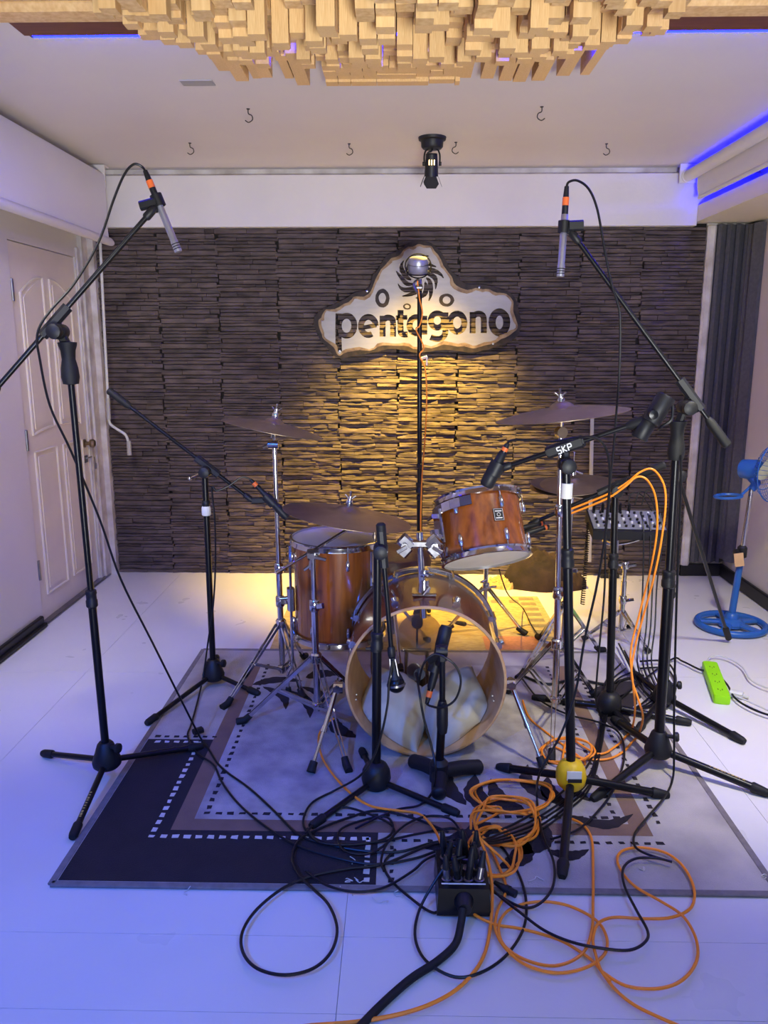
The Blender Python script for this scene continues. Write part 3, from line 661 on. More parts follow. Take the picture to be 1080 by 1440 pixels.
for s, foot, piv in ((-1, (437, 1086), (474, 967)), (1, (764, 1078), (719, 962))):
    P_ = at(piv[0], piv[1], BY0 + .09); F_ = fl(*foot, .012)
    mm = MB(); mm.bar(P_ + Vector((-s * .02, 0, 0)), P_ + Vector((s * .012, 0, 0)), .035, .035); mm.cyl(P_ + Vector((0, -.02, 0)), P_ + Vector((0, .03, 0)), .014, n=12); spb = build(mm, 'spur_bracket', chrome, bd)
    mm = MB(); d = (F_ - P_); mm.cyl(P_ + d * .02, P_ + d * .5, .0085, n=10); mm.cyl(P_ + d * .48, P_ + d * .54, .011, n=10); mm.cyl(P_ + d * .5, P_ + d * .93, .006, n=10); sp_ = build(mm, 'spur_leg', chrome, bd)
    mm = MB(); mm.cyl(P_ + d * .88, F_, .013, .015, 12); build(mm, 'rubber_tip', black_rubber, sp_)
# tom holder post
PB = Vector((BX - .005, 2.56, BZ + BR)); PT = at(590, 748, 2.56)
m = MB(); m.bar(PB + Vector((-.04, 0, .006)), PB + Vector((.04, 0, .006)), .07, .012); m.lathe([(.022, 0), (.02, .02), (.016, .05)], PB, (0, 0, 1), 16); m.bar(PB + Vector((.018, -.02, .03)), PB + Vector((-.005, -.035, .005)), .012, .01); build(m, 'tom_holder_plate', chrome, bd)
m = MB(); m.cyl(PB + Vector((0, 0, -.085)), PT, .0115, n=16); build(m, 'tom_holder_post', chrome, bd)
m = MB(); m.lathe([(.0165, -.012), (.0175, -.01), (.0175, .01), (.0165, .012)], PB + Vector((0, 0, .075)), (0, 0, 1), 16); m.bar(PB + Vector((.015, -.01, .075)), PB + Vector((.03, -.022, .075)), .014, .008); build(m, 'memory_clamp', chrome, bd)
K = PT + Vector((0, 0, -.05))
m = MB(); m.bar(K + Vector((-.05, 0, .01)), K + Vector((.05, 0, .01)), .03, .03); 
for s in (-1, 1):
    m.bar(K + Vector((s * .03, 0, .0)), K + Vector((s * .062, -.004, .03)), .035, .045); m.bar(K + Vector((s * .035, -.006, .0)), K + Vector((s * .06, -.006, -.028)), .03, .035)
    m.cyl(K + Vector((s * .05, -.03, .005)), K + Vector((s * .05, .03, .005)), .012, n=12)
    m.bar(K + Vector((s * .045, -.03, .005)), K + Vector((s * .075, -.034, -.012)), .008, .014)
build(m, 'tom_holder_clamp', chrome, bd)
m = MB(); TA = at(628, 783, 2.62); m.tube(cat_rom([K + Vector((.05, 0, .0)), K + Vector((.075, .01, -.012)), TA + Vector((-.01, 0, -.01)), TA, TA + Vector((.002, 0, .035))], 5), .0055, 8); build(m, 'tom_arm', chrome, bd)
# pillows inside
def pillow(c, ux, uy, th, label, seed):
    c = Vector(c); ux = Vector(ux); uy = Vector(uy); nz = ux.cross(uy).normalized(); n = 24; top, bot = [], []
    for j in range(n + 1):
        for i in range(n + 1):
            u = 2 * i / n - 1; v = 2 * j / n - 1
            h = th * ((1 - u * u) * (1 - v * v)) ** .5
            pin = 1 - .10 * (1 - abs(u)) * abs(v) ** 3 * 0 - .07 * (v * v) * (1 - u * u); pin2 = 1 - .07 * (u * u) * (1 - v * v)
            wr = .030 * noise.noise(Vector((u * 1.7 + seed, v * 1.7, seed))) + .010 * math.sin(7 * math.atan2(v + .3, u - .2) + seed) * min(1, u * u + v * v)
            p = c + ux * u * pin2 + uy * v * pin
            top.append(p + nz * (h * .62 + wr * (h / th) + .001)); bot.append(p - nz * (h * .38 + .001))
    for q in top + bot:
        r_ = math.hypot(q.x - BX, q.z - BZ); lim = BR - .0135
        if r_ > lim: q.x = BX + (q.x - BX) * lim / r_; q.z = BZ + (q.z - BZ) * lim / r_
    W = n + 1; fs = []
    for j in range(n):
        for i in range(n): fs.append((j * W + i, j * W + i + 1, (j + 1) * W + i + 1, (j + 1) * W + i)); fs.append(tuple(W * W + q for q in (j * W + i, (j + 1) * W + i, (j + 1) * W + i + 1, j * W + i + 1)))
    mm = MB(); mm.add(top + bot, fs); edge = [i for i in range(W)] + [j * W + n for j in range(1, W)] + [n * W + i for i in range(n - 1, -1, -1)] + [j * W for j in range(n - 1, 0, -1)]
    mm.f += [(edge[i], edge[(i + 1) % len(edge)], edge[(i + 1) % len(edge)] + W * W, edge[i] + W * W) for i in range(len(edge))]
    tag(build(mm, 'pillow', cushion, sharp=60), label, 'pillow', 'pillows in the bass drum')
pillow((BX - .105, 2.60, .100), (.120, -.045, -.045), (.045, .12, .055), .17, 'cream pillow inside the bass drum under the hanging ball-head microphone', 1.3)
pillow((BX + .110, 2.60, .100), (.120, .045, .045), (-.045, .12, .055), .17, 'cream pillow inside the bass drum beside the short tube-foot stand', 5.1)
# bass pedal behind the drum
pd = thing('bass_pedal', (BX - .02, 3.0, 0), 'black and chrome bass drum pedal behind the clear drum head', 'drum pedal')
m = MB(); m.bar((BX - .02, 2.87, .012), (BX - .02, 3.16, .012), .09, .016); build(m, 'base_plate', black_metal, pd)
for s in (-1, 1):
    m = MB(); m.cyl((BX - .02 + s * .045, 2.88, .02), (BX - .02 + s * .04, 2.88, .22), .009, n=10); build(m, 'pedal_post', chrome, pd)
m = MB(); m.cyl((BX - .075, 2.88, .215), (BX + .035, 2.88, .215), .008, n=10); build(m, 'axle', chrome, pd)
m = MB(); m.bar((BX - .02, 2.9, .10), (BX - .02, 3.15, .03), .07, .01); build(m, 'foot_board', dull_steel, pd)
m = MB(); m.cyl((BX - .02, 2.88, .215), (BX - .02, 2.865, .36), .004, n=8); m.cyl((BX - .02, 2.845, .335), (BX - .02, 2.885, .335), .022, n=16); build(m, 'beater', black_rubber, pd)
# rack tom
tom = thing('rack_tom', at(682, 790, 2.66), 'amber rack tom drum tilted away on chrome holder above the bass drum', 'drum')
TC0 = at(684, 784, 2.66); tax = Vector((-.12, .40, .80)).normalized(); TR, TH = .150, .205
m = MB(); m.lathe([(TR - .004, 0), (TR - .004, TH)], TC0, tax, 56, caps=False); m.lathe([(TR - .012, 0), (TR - .012, TH)], TC0, tax, 56, caps=False); build(m, 'shell', amber_wood, tom)
for t0, nm_ in ((-.014, 'bottom_hoop'), (TH - .010, 'top_hoop')):
    m = MB(); m.lathe([(TR + .001, 0), (TR + .010, .002), (TR + .008, .008), (TR + .006, .018), (TR + .010, .024), (TR + .002, .025), (TR + .001, 0)], TC0 + tax * t0, tax, 56, caps=False); build(m, nm_, chrome, tom)
for t0, nm_ in ((-.005, 'bottom_head'), (TH + .006, 'top_head')):
    m = MB(); m.lathe([(.001, 0), (TR + .001, 0), (TR + .001, .001), (.001, .001)], TC0 + tax * t0, tax, 48, caps=False); build(m, nm_, drum_head, tom)
ta, tb, _ = frame(tax)
for k in range(6):
    a = R(-98 + 60 * k); o_ = ta * math.cos(a) + tb * math.sin(a)
    for t0 in (.045, TH - .045): lug(tom, TC0 + tax * t0 + o_ * (TR - .002), o_, tax, .045)
    for za, zb in ((-.012, .04), (TH - .045, TH + .012)):
        m = MB(); m.cyl(TC0 + tax * za + o_ * (TR + .005), TC0 + tax * zb + o_ * (TR + .005), .0026, n=6); build(m, 'tension_rod', chrome, tom)
o_ = (ta * math.cos(R(-66)) + tb * math.sin(R(-66)))
# front badge: faces the camera side
bo_ = Vector((.34, -1, .0)); bo_ = (bo_ - tax * bo_.dot(tax)).normalized(); bt = tax.cross(bo_).normalized(); bc = TC0 + tax * .115 + bo_ * (TR - .002)
m = MB(); m.bar(bc - tax * .021, bc + tax * .021, .036, .004, up=bo_, ch=.2); bad = build(m, 'badge', black_plastic, tom)
m = MB(); fr_ = [bc + bt * a + tax * b + bo_ * .0025 for a, b in ((-.0165, -.0195), (.0165, -.0195), (.0165, .0195), (-.0165, .0195))]; m.tube(fr_, .0009, 5, closed=True); m.ring(bc + bo_ * .0025, bo_, .006, .0009, 14, 5); m.bar(bc - bt * .012 + tax * .012 + bo_ * .0025, bc + bt * .012 + tax * .012 + bo_ * .0025, .0035, .0008, up=bo_); m.bar(bc - bt * .012 - tax * .012 + bo_ * .0025, bc + bt * .012 - tax * .012 + bo_ * .0025, .0035, .0008, up=bo_); build(m, 'badge_print', label_paper, bad)
# suspension mount on its left
lo_ = Vector((-1, -.45, 0)); lo_ = (lo_ - tax * lo_.dot(tax)).normalized(); lt = tax.cross(lo_)
m = MB(); pts = []
for k in range(9):
    a = R(-58 + 14 * k); pts.append(TC0 + tax * (TH - .03) + (lo_ * math.cos(a) + lt * math.sin(a)) * (TR + .014))
for i in range(8): m.bar(pts[i], pts[i + 1], .006, .034, up=tax)
q = TC0 + lo_ * (TR + .016); m.bar(q + tax * (TH - .03), q + tax * .055, .055, .012, up=lo_); m.bar(q + tax * .105 + lo_ * .018, q + tax * .04 + lo_ * .018, .03, .03, up=lo_); m.cyl(q + tax * .075 - lt * .03 + lo_ * .016, q + tax * .075 + lt * .03 + lo_ * .016, .009, n=10); m.bar(q + tax * .15 + lo_ * .012 - lt * .02, q + tax * .15 + lo_ * .012 + lt * .02, .04, .016, up=tax)
build(m, 'suspension_mount', chrome, tom)
# floor tom
FC = Vector((-.243, 2.97, .262)); FR, FH = .178, .375
ft = thing('floor_tom', (FC.x, FC.y, 0), 'tall amber floor tom drum standing on legs beside the bass drum', 'drum')
m = MB(); m.lathe([(FR - .004, 0), (FR - .004, FH)], FC, (0, 0, 1), 64, caps=False); m.lathe([(FR - .012, 0), (FR - .012, FH)], FC, (0, 0, 1), 64, caps=False); build(m, 'shell', amber_wood, ft)
for t0, nm_ in ((-.014, 'bottom_hoop'), (FH - .012, 'top_hoop')):
    m = MB(); m.lathe([(FR + .001, 0), (FR + .010, .002), (FR + .008, .008), (FR + .006, .019), (FR + .010, .026), (FR + .002, .027), (FR + .001, 0)], FC + Vector((0, 0, t0)), (0, 0, 1), 64, caps=False); build(m, nm_, chrome, ft)
for t0, nm_ in ((-.005, 'bottom_head'), (FH + .006, 'top_head')):
    m = MB(); m.lathe([(.001, 0), (FR + .001, 0), (FR + .001, .001), (.001, .001)], FC + Vector((0, 0, t0)), (0, 0, 1), 56, caps=False); build(m, nm_, drum_head, ft)
for k in range(8):
    a = R(-74 + 45 * k); o_ = Vector((math.cos(a), math.sin(a), 0))
    for t0 in (.05, FH - .06): lug(ft, FC + Vector((0, 0, t0)) + o_ * (FR - .003), o_, (0, 0, 1), .045)
    for z0, z1 in ((FH - .05, FH + .012), (-.012, .04)):
        m = MB(); m.cyl(FC + Vector((0, 0, z0)) + o_ * (FR + .006), FC + Vector((0, 0, z1)) + o_ * (FR + .006), .003, n=6); build(m, 'tension_rod', chrome, ft)
for a in (R(196), R(-44), R(76)):
    o_ = Vector((math.cos(a), math.sin(a), 0)); q = FC + o_ * (FR + .012)
    m = MB(); m.bar(q + Vector((0, 0, .10)), q + Vector((0, 0, .19)), .04, .028, up=o_); m.cyl(q + Vector((0, 0, .15)) + o_ * .01, q + Vector((0, 0, .15)) + o_ * .045, .008, n=10); build(m, 'leg_bracket', chrome, ft)
    m = MB(); m.tube(cat_rom([q + Vector((0, 0, .36)), q + Vector((0, 0, .0)), q + Vector((0, 0, -.12)), q + o_ * .02 + Vector((0, 0, -.17)), q + o_ * .02 + Vector((0, 0, -.235))], 4), .0055, 8); lg = build(m, 'leg', chrome, ft)
    m = MB(); m.cyl(q + o_ * .02 + Vector((0, 0, -.225)), Vector((q.x + o_.x * .02, q.y + o_.y * .02, .008)), .011, .015, 12); build(m, 'rubber_foot', black_rubber, lg)
# ------------------------------------------------------------------ cymbals and their stands
def cymbal(c, axis, rad, label, bell=.035, curve=.02):
    mm = MB(); rb_ = rad * .2
    prof = [(.006, bell), (rb_ * .35, bell * .97), (rb_ * .7, bell * .78), (rb_, bell * .45)] + [(rb_ + (rad - rb_) * t, bell * .45 - (curve + bell * .2) * t ** 1.5) for t in (.2, .4, .6, .8, 1.0)]
    prof += [(r_, z_ - .0014) for r_, z_ in prof[::-1]]
    mm.lathe(prof + [prof[0]], Vector(c), axis, 72, caps=False)
    return tag(build(mm, 'cymbal', brass, sharp=50), label, 'cymbal')
def cyl_stand(label, base, Hcol, toppt, feet, joints, name='cymbal_stand', flat=True, low=.05, r0=.0125, r1=.0095):
    """tripod of flat double struts; base = foot of the centre tube"""
    base = Vector(base); t = thing(name, (base.x, base.y, 0), label, 'cymbal stand'); toppt = Vector(toppt)
    def P(z): k = (z - base.z) / (toppt.z - base.z); return base + (toppt - base) * k
    m = MB(); m.cyl(P(low), P(joints[0]), r0, n=16); build(m, 'lower_tube', chrome, t)
    m = MB(); m.cyl(P(joints[0] - .02), toppt, r1, n=16); build(m, 'upper_tube', chrome, t)
    for z in joints:
        m = MB(); m.lathe([(r0 + .003, -.022), (r0 + .006, -.018), (r0 + .006, .018), (r0 + .003, .022)], P(z), (0, 0, 1), 16); m.bar(P(z) + Vector((.012, -.012, 0)), P(z) + Vector((.034, -.03, .008)), .012, .02); build(m, 'tube_clamp', chrome, t)
    cz = P(Hcol); m = MB(); m.lathe([(r0 + .004, -.02), (r0 + .009, -.014), (r0 + .009, .014), (r0 + .004, .02)], cz, (0, 0, 1), 16); build(m, 'leg_collar', chrome, t)
    lowc = P(low + .02); m = MB(); m.lathe([(r0 + .003, -.012), (r0 + .007, -.009), (r0 + .007, .009), (r0 + .003, .012)], lowc, (0, 0, 1), 16); build(m, 'brace_collar', chrome, t)
    for f in feet:
        f = Vector(f); d = (f - cz); h = Vector((d.x, d.y, 0)).normalized(); s = Vector((-h.y, h.x, 0)); tip = f + Vector((0, 0, .02)) - h * .03
        m = MB()
        for k in (-1, 1): m.bar(cz + h * .018 + s * .010 * k, tip + s * .005 * k, .003, .013, up=(0, 0, 1), ch=.1)
        lg = build(m, 'leg', chrome, t)
        mid = cz + (tip - cz) * .52; m = MB()
        for k in (-1, 1): m.bar(lowc + h * .015 + s * .013 * k, mid + s * .010 * k, .003, .010, up=(0, 0, 1), ch=.1)
        m.cyl(mid - s * .014, mid + s * .014, .004, n=8); build(m, 'brace', chrome, t)
        m = MB(); m.tube([tip - h * .02 + Vector((0, 0, .018)), tip, f + Vector((0, 0, .014))], [.012, .014, .014], 10); build(m, 'rubber_foot', black_rubber, lg)
    return t
def topper(t, p, ax, wing=True):
    p = Vector(p); ax = Vector(ax).normalized(); m = MB(); m.cyl(p - ax * .05, p + ax * .085, .004, n=8); m.lathe([(.012, .028), (.014, .032), (.014, .045), (.012, .05)], p, ax, 14); build(m, 'cymbal_post', chrome, t)
    m = MB(); a, b, _ = frame(ax)
    for s in (-1, 1): m.bar(p + ax * .055 + a * s * .004, p + ax * .07 + a * s * .02, .005, .012, up=b)
    m.lathe([(.009, .05), (.009, .064)], p, ax, 12); build(m, 'wing_nut', chrome, t)
    m = MB(); m.lathe([(.013, -.016), (.015, -.012), (.015, -.004), (.009, 0)], p, ax, 14); build(m, 'felt_washer', black_rubber, t)
# C1: upright stand beside the floor tom
c1 = at(385, 598, 3.03); ax1 = Vector((.20, .05, 1))
b1 = Vector((-.484, 3.03, 0.0))
st1 = cyl_stand('chrome cymbal stand with thin raised cymbal beside the floor tom', b1, at(392, 877, 3.03).z, c1 + Vector((0, 0, -.075)), [fl(312, 1000), Vector((-.37, 2.86, 0)), Vector((-.42, 3.30, 0))], [.5, .36])
m = MB(); q = c1 + Vector((0, 0, -.075)); m.lathe([(.017, -.02), (.017, .02)], q + Vector((-.004, 0, 0)), (1, 0, 0), 14); m.bar(q, c1, .01, .01); m.bar(q + Vector((-.02, 0, 0)), q + Vector((-.045, -.01, -.012)), .02, .012); build(m, 'tilter', chrome, st1)
topper(st1, c1, ax1); cymbal(c1 + ax1.normalized() * -.004, ax1, .20, 'thin crash cymbal on the chrome stand between slate wall and floor tom')
# C2: boom stand carrying the ride
b2 = Vector((-.303, 2.69, 0)); t2 = at(440, 782, 2.69)
st2 = cyl_stand('chrome boom cymbal stand in front of the floor tom', b2, at(443, 925, 2.69).z, t2, [fl(333, 1020), fl(491, 1090), Vector((-.13, 2.90, 0))], [.46])
rc = at(489, 722, 2.80); ax2 = Vector((.16, .04, 1)); ba, bb = at(388, 806, 2.60), at(491, 743, 2.79)
m = MB(); m.cyl(ba, bb, .0058, n=12); build(m, 'boom_arm', chrome, st2)
m = MB(); m.bar(t2 + Vector((-.018, 0, .005)), t2 + Vector((.022, 0, .01)), .04, .035); m.cyl(t2 + Vector((0, -.03, .005)), t2 + Vector((0, .03, .005)), .012, n=12); m.bar(t2 + Vector((.01, -.03, .005)), t2 + Vector((.05, -.034, -.004)), .008, .012); m.bar(t2 + Vector((-.01, -.02, -.03)), t2 + Vector((-.03, -.026, -.045)), .014, .008); build(m, 'boom_clamp', chrome, st2)
m = MB(); m.lathe([(.013, -.014), (.013, .014)], bb, (1, 0, 0), 12); m.bar(bb, rc, .009, .009); build(m, 'tilter', chrome, st2)
topper(st2, rc, ax2); cymbal(rc, ax2, .238, 'wide ride cymbal on a boom above the floor tom head', .03)
# C3: big crash on the other side
c3 = at(790, 580, 2.76); b3 = Vector((.594, 2.76, 0)); ax3 = Vector((-.12, .02, 1))
st3 = cyl_stand('tall chrome cymbal stand holding the high crash beside the rack tom', b3, at(784, 905, 2.76).z, c3 + Vector((0, 0, -.06)), [fl(775, 1078), Vector((.80, 2.93, 0)), Vector((.42, 2.96, 0))], [.49, .80])
m = MB(); q = c3 + Vector((0, 0, -.07)); m.lathe([(.02, -.014), (.02, .014)], q, (.3, -1, 0), 16); m.bar(q, c3, .01, .01); build(m, 'tilter', brass, st3)
topper(st3, c3, ax3); cymbal(c3, ax3, .232, 'crash cymbal raised high beside the rack tom on a chrome stand', .04)
# C4: hi-hat
c4 = at(805, 684, 3.30); b4 = Vector((.728, 3.30, 0))
st4 = cyl_stand('chrome hi-hat stand behind the high crash stand', b4, at(792, 852, 3.30).z, c4 + Vector((0, 0, -.01)), [fl(727, 958), fl(850, 918), Vector((.66, 3.56, 0))], [.42], name='hi_hat_stand')
m = MB(); m.cyl(c4 + Vector((0, 0, -.05)), c4 + Vector((0, 0, .15)), .0035, n=8); m.lathe([(.014, .05), (.014, .075)], c4, (0, 0, 1), 12); m.bar(c4 + Vector((.01, 0, .065)), c4 + Vector((.04, -.008, .055)), .012, .008); build(m, 'pull_rod', chrome, st4)
cymbal(c4 + Vector((0, 0, .012)), (-.10, -.06, 1), .180, 'upper hi-hat cymbal behind the black boom stands', .028, .012)
cymbal(c4 + Vector((0, 0, -.012)), (-.10, .06, -1), .178, 'lower hi-hat cymbal facing up beneath its twin', .028, .012)
# snare stand seen below the rack tom
sn = thing('snare_stand', (.425, 3.72, 0), 'low chrome snare stand with black foot below the rack tom', 'snare stand')
q = Vector((.425, 3.72, 0)); m = MB(); m.cyl(q + Vector((0, 0, .06)), q + Vector((0, 0, .40)), .012, n=12); build(m, 'centre_tube', chrome, sn)
m = MB(); m.lathe([(.018, -.02), (.02, 0), (.018, .02)], q + Vector((0, 0, .21)), (0, 0, 1), 14); m.bar(q + Vector((0, -.02, .21)), q + Vector((.05, -.03, .22)), .014, .01); m.bar(q + Vector((0, -.02, .25)), q + Vector((-.03, -.03, .24)), .012, .01); build(m, 'tube_clamp', chrome, sn)
for a in (R(-35), R(205), R(85)):
    h = Vector((math.cos(a), math.sin(a), 0)); f = q + h * .2; m = MB()
    for k in (-1, 1): s = Vector((-h.y, h.x, 0)); m.bar(q + Vector((0, 0, .22)) + s * .01 * k, f + Vector((0, 0, .03)) + s * .005 * k, .003, .012)
    lg = build(m, 'leg', chrome, sn); m = MB(); m.tube([f + Vector((0, 0, .035)) - h * .02, f + Vector((0, 0, .014)) + h * .03], [.012, .016], 10); build(m, 'rubber_foot', black_rubber, lg)
for a in (R(30), R(150), R(270)):
    h = Vector((math.cos(a), math.sin(a), 0)); m = MB(); m.tube(cat_rom([q + Vector((0, 0, .38)), q + h * .08 + Vector((0, 0, .40)), q + h * .15 + Vector((0, 0, .42)), q + h * .155 + Vector((0, 0, .45))], 4), .006, 8); build(m, 'basket_arm', chrome, sn)
# drum throne
th = thing('drum_throne', (-.03, 3.36, 0), 'round brown leather drum throne behind the bass drum', 'stool')
q = Vector((-.03, 3.36, 0)); m = MB(); m.lathe([(.001, .40), (.15, .40), (.165, .41), (.17, .44), (.16, .475), (.12, .488), (.001, .492)], q, (0, 0, 1), 32); build(m, 'seat', seat_leather, th)
m = MB(); m.cyl(q + Vector((0, 0, .1)), q + Vector((0, 0, .40)), .014, n=14); build(m, 'centre_tube', chrome, th)
for a in (R(40), R(160), R(280)):
    h = Vector((math.cos(a), math.sin(a), 0)); f = q + h * .21; m = MB(); m.bar(q + Vector((0, 0, .25)) + h * .015, f + Vector((0, 0, .02)), .014, .012); lg = build(m, 'leg', chrome, th); m = MB(); m.tube([f + Vector((0, 0, .03)) - h * .015, f + Vector((0, 0, .013)) + h * .01], [.012, .015], 10); build(m, 'rubber_foot', black_rubber, lg)

# ================================================================== MICROPHONE STANDS
def mic_stand(label, Y, hub, top, feet, hubkind='cone', hubmat=None, grip=False, split=.5, boom=None, tape=None, legr=.0095, prints=None, r0=.0125, r1=.0095, kf=.6):
    """feet: pixels on the floor or points; hub/top: pixels in the upright plane at Y; boom: tip, tail, clamp as (px,py,Y)"""
    H = at(hub[0], hub[1], Y); T = at(top[0], top[1], Y)
    t = thing('microphone_stand', (H.x, H.y, 0), label, 'microphone stand'); up = (T - H).normalized(); hm = hubmat or black_plastic
    F = [fl(*f) if not isinstance(f, Vector) else f for f in feet]
    m = MB()
    if hubkind == 'cone': m.lathe([(.012, -.032), (.036, -.030), (.044, -.022), (.046, -.008), (.036, .02), (.026, .05), (.019, .058), (.001, .058)], H, up, 24); HT = .05
    else: m.lathe([(.012, -.042), (.03, -.040), (.042, -.026), (.047, -.004), (.044, .022), (.034, .042), (.02, .052), (.001, .052)], H, up, 24); HT = .045
    hb = build(m, 'hub', hm, t)
    if hubkind == 'cone':
        m = MB(); m.cyl(H + up * .045 + Vector((.015, -.01, 0)), H + up * .045 + Vector((.042, -.02, .002)), .007, n=8); m.lathe([(.01, 0), (.016, .004), (.016, .014), (.01, .018)], H + up * .045 + Vector((.04, -.02, .002)), (1, -.3, .1), 10); build(m, 'hub_knob', black_plastic, hb)
    for i, f in enumerate(F):
        s = H + Vector((0, 0, -.012)); tip = Vector((f.x, f.y, .013)); d = (tip - s); h = Vector((d.x, d.y, 0)).normalized(); s = s + h * .03; L = (tip - s).length; dn = (tip - s).normalized()
        m = MB(); m.cyl(s, tip - dn * .03, legr, n=12); lg = build(m, 'leg', black_metal, t)
        m = MB(); m.tube([tip - dn * .055, tip - dn * .05, tip - dn * .01, tip], [legr + .002, legr + .0045, .0135, .010], 12); build(m, 'rubber_foot', black_rubber, lg)
        if prints and i == prints[0]:
            s_ = Vector((-h.y, h.x, 0)); nn = s_.cross(dn).normalized(); nn = nn if nn.z > 0 else -nn
            m = MB()
            for k in range(10): p = s + dn * (L * .42 + k * .011) + nn * (legr + .0002) ; m.bar(p, p + dn * random.choice((.004, .007, .008)), .006, .0008, up=nn)
            build(m, 'brand_print', gold_print, lg)
    mid = H + (T - H) * split
    m = MB(); m.cyl(H + up * HT * .8, mid, r0, n=16); build(m, 'lower_tube', black_metal, t)
    m = MB(); m.cyl(mid - up * .02, T, r1, n=16); build(m, 'upper_tube', black_metal, t)
    m = MB(); m.lathe([(r0 + .001, -.035), (r0 + .005, -.03), (r0 + .005, -.012), (r0 + .003, -.008), (r0 + .003, .006), (r0 + .005, .01), (r0 + .004, .02), (r1 + .001, .024)], mid, up, 16); build(m, 'height_clutch', black_plastic, t)
    if tape: p = H + (T - H) * tape; m = MB(); m.lathe([(r1 + .003, -.02), (r1 + .006, -.016), (r1 + .006, .01), (r1 + .003, .018)], p, up, 12); build(m, 'white_tape', label_paper, t)
    if grip: m = MB(); m.lathe([(.012, -.062), (.022, -.06), (.026, -.04), (.024, -.015), (.019, .01), (.021, .035), (.026, .05), (.027, .058), (.010, .060)], T + up * -.045, up, 20); build(m, 'soft_grip', black_rubber, t)
    if boom:
        tip, tail, cl = [at(*p) if not isinstance(p, Vector) else p for p in boom[:3]]; d = (tip - tail).normalized()
        # clamp point: nearest on the boom to the given one
        cp = tail + d * (cl - tail).dot(d)
        side = Vector((0, 1, 0)) if len(boom) < 4 else boom[3]
        m = MB(); m.cyl(tail, tip, .0075, n=14); bm_ = build(m, 'boom_arm', black_metal, t)
        m = MB(); m.tube([tail - d * .02, tail - d * .015, tail + d * .07, tail + d * .085], [.010, .0145, .0145, .009], 14); build(m, 'boom_end_grip', black_rubber, bm_)
        m = MB(); m.tube([tip - d * .03, tip - d * .025, tip, tip + d * .012], [.009, .012, .012, .008], 12); build(m, 'boom_tip', black_plastic, bm_)
        m = MB(); m.bar(cp - d * .055, cp + d * .055, .026, .03, ch=.3); m.bar(T, cp, .022, .026); ck = cp * kf + T * (1 - kf)
        m.lathe([(.019, -.02), (.022, -.016), (.022, .016), (.019, .02)], ck, (0, 1, 0), 18); build(m, 'boom_clamp', black_plastic, t)
        m = MB(); m.lathe([(.008, 0), (.02, .006), (.023, .014), (.021, .03), (.012, .034)], ck + Vector((0, -.02, 0)), (0, -1, 0), 10); build(m, 'clamp_knob', black_plastic, t)
    return t
def clip(t, p, d, up_, r=.014, ln=.045):
    """microphone clip wrapped around p along d, joined to the stand"""
    m = MB(); p = Vector(p); d = Vector(d).normalized(); m.lathe([(r + .001, -ln / 2), (r + .006, -ln / 2), (r + .006, ln / 2), (r + .001, ln / 2), (r + .001, -ln / 2)], p, d, 18, caps=False); q = Vector(up_); m.bar(p + (q - p).normalized() * (r + .004), q, .016, .024); build(m, 'microphone_clip', black_plastic, t)

# overhead left
S1f = [(60, 1064), (285, 1054), (102, 1184)]
s1 = mic_stand('black overhead boom stand with teardrop grip beside the cream door', 2.285, (150, 1066), (95, 488), S1f, grip=True, split=.42, boom=((214, 296, 2.36), (-30, 575, 2.22), (85, 458, 2.285)), prints=(2,))
M1a, M1b = at(204, 240, 2.38), at(251, 354, 2.38)
def pencil_mic(a, b, label):
    a = Vector(a); b = Vector(b); d = (b - a).normalized(); L = (b - a).length
    t = thing('condenser_microphone', a * .5 + b * .5, label, 'microphone')
    m = MB(); m.tube([a + d * L * .30, a + d * L * .31, a + d * L * .86, a + d * L * .87, b], [.0085, .0105, .0105, .0115, .0115], 16); build(m, 'body', silver_mic, t)
    m = MB()
    for k in range(3): m.lathe([(.0118, 0), (.0118, .0025)], b - d * (.010 + .007 * k), d, 16); 
    build(m, 'grille_slots', black_metal, t)
    m = MB(); m.cyl(a, a + d * L * .13, .0065, .009, 14); m.cyl(a + d * L * .2, a + d * L * .31, .0095, n=14); m.bar(a + d * L * .24 + Vector((0, -.0095, 0)), a + d * L * .29 + Vector((0, -.0095, 0)), .006, .001); build(m, 'cable_plug', black_plastic, t)
    m = MB(); m.cyl(a + d * L * .12, a + d * L * .21, .0098, n=14); build(m, 'colour_ring', orange_ring, t)
    return d
d1 = pencil_mic(M1a, M1b, 'slim silver condenser microphone on the boom over the door side')
m = MB(); p = at(222, 282, 2.38); clip(s1, p, d1, at(216, 296, 2.37), .0115, .034); m = MB(); m.bar(at(197, 290, 2.37), at(220, 284, 2.37), .02, .026); build(m, 'clip_screw', black_plastic, s1)
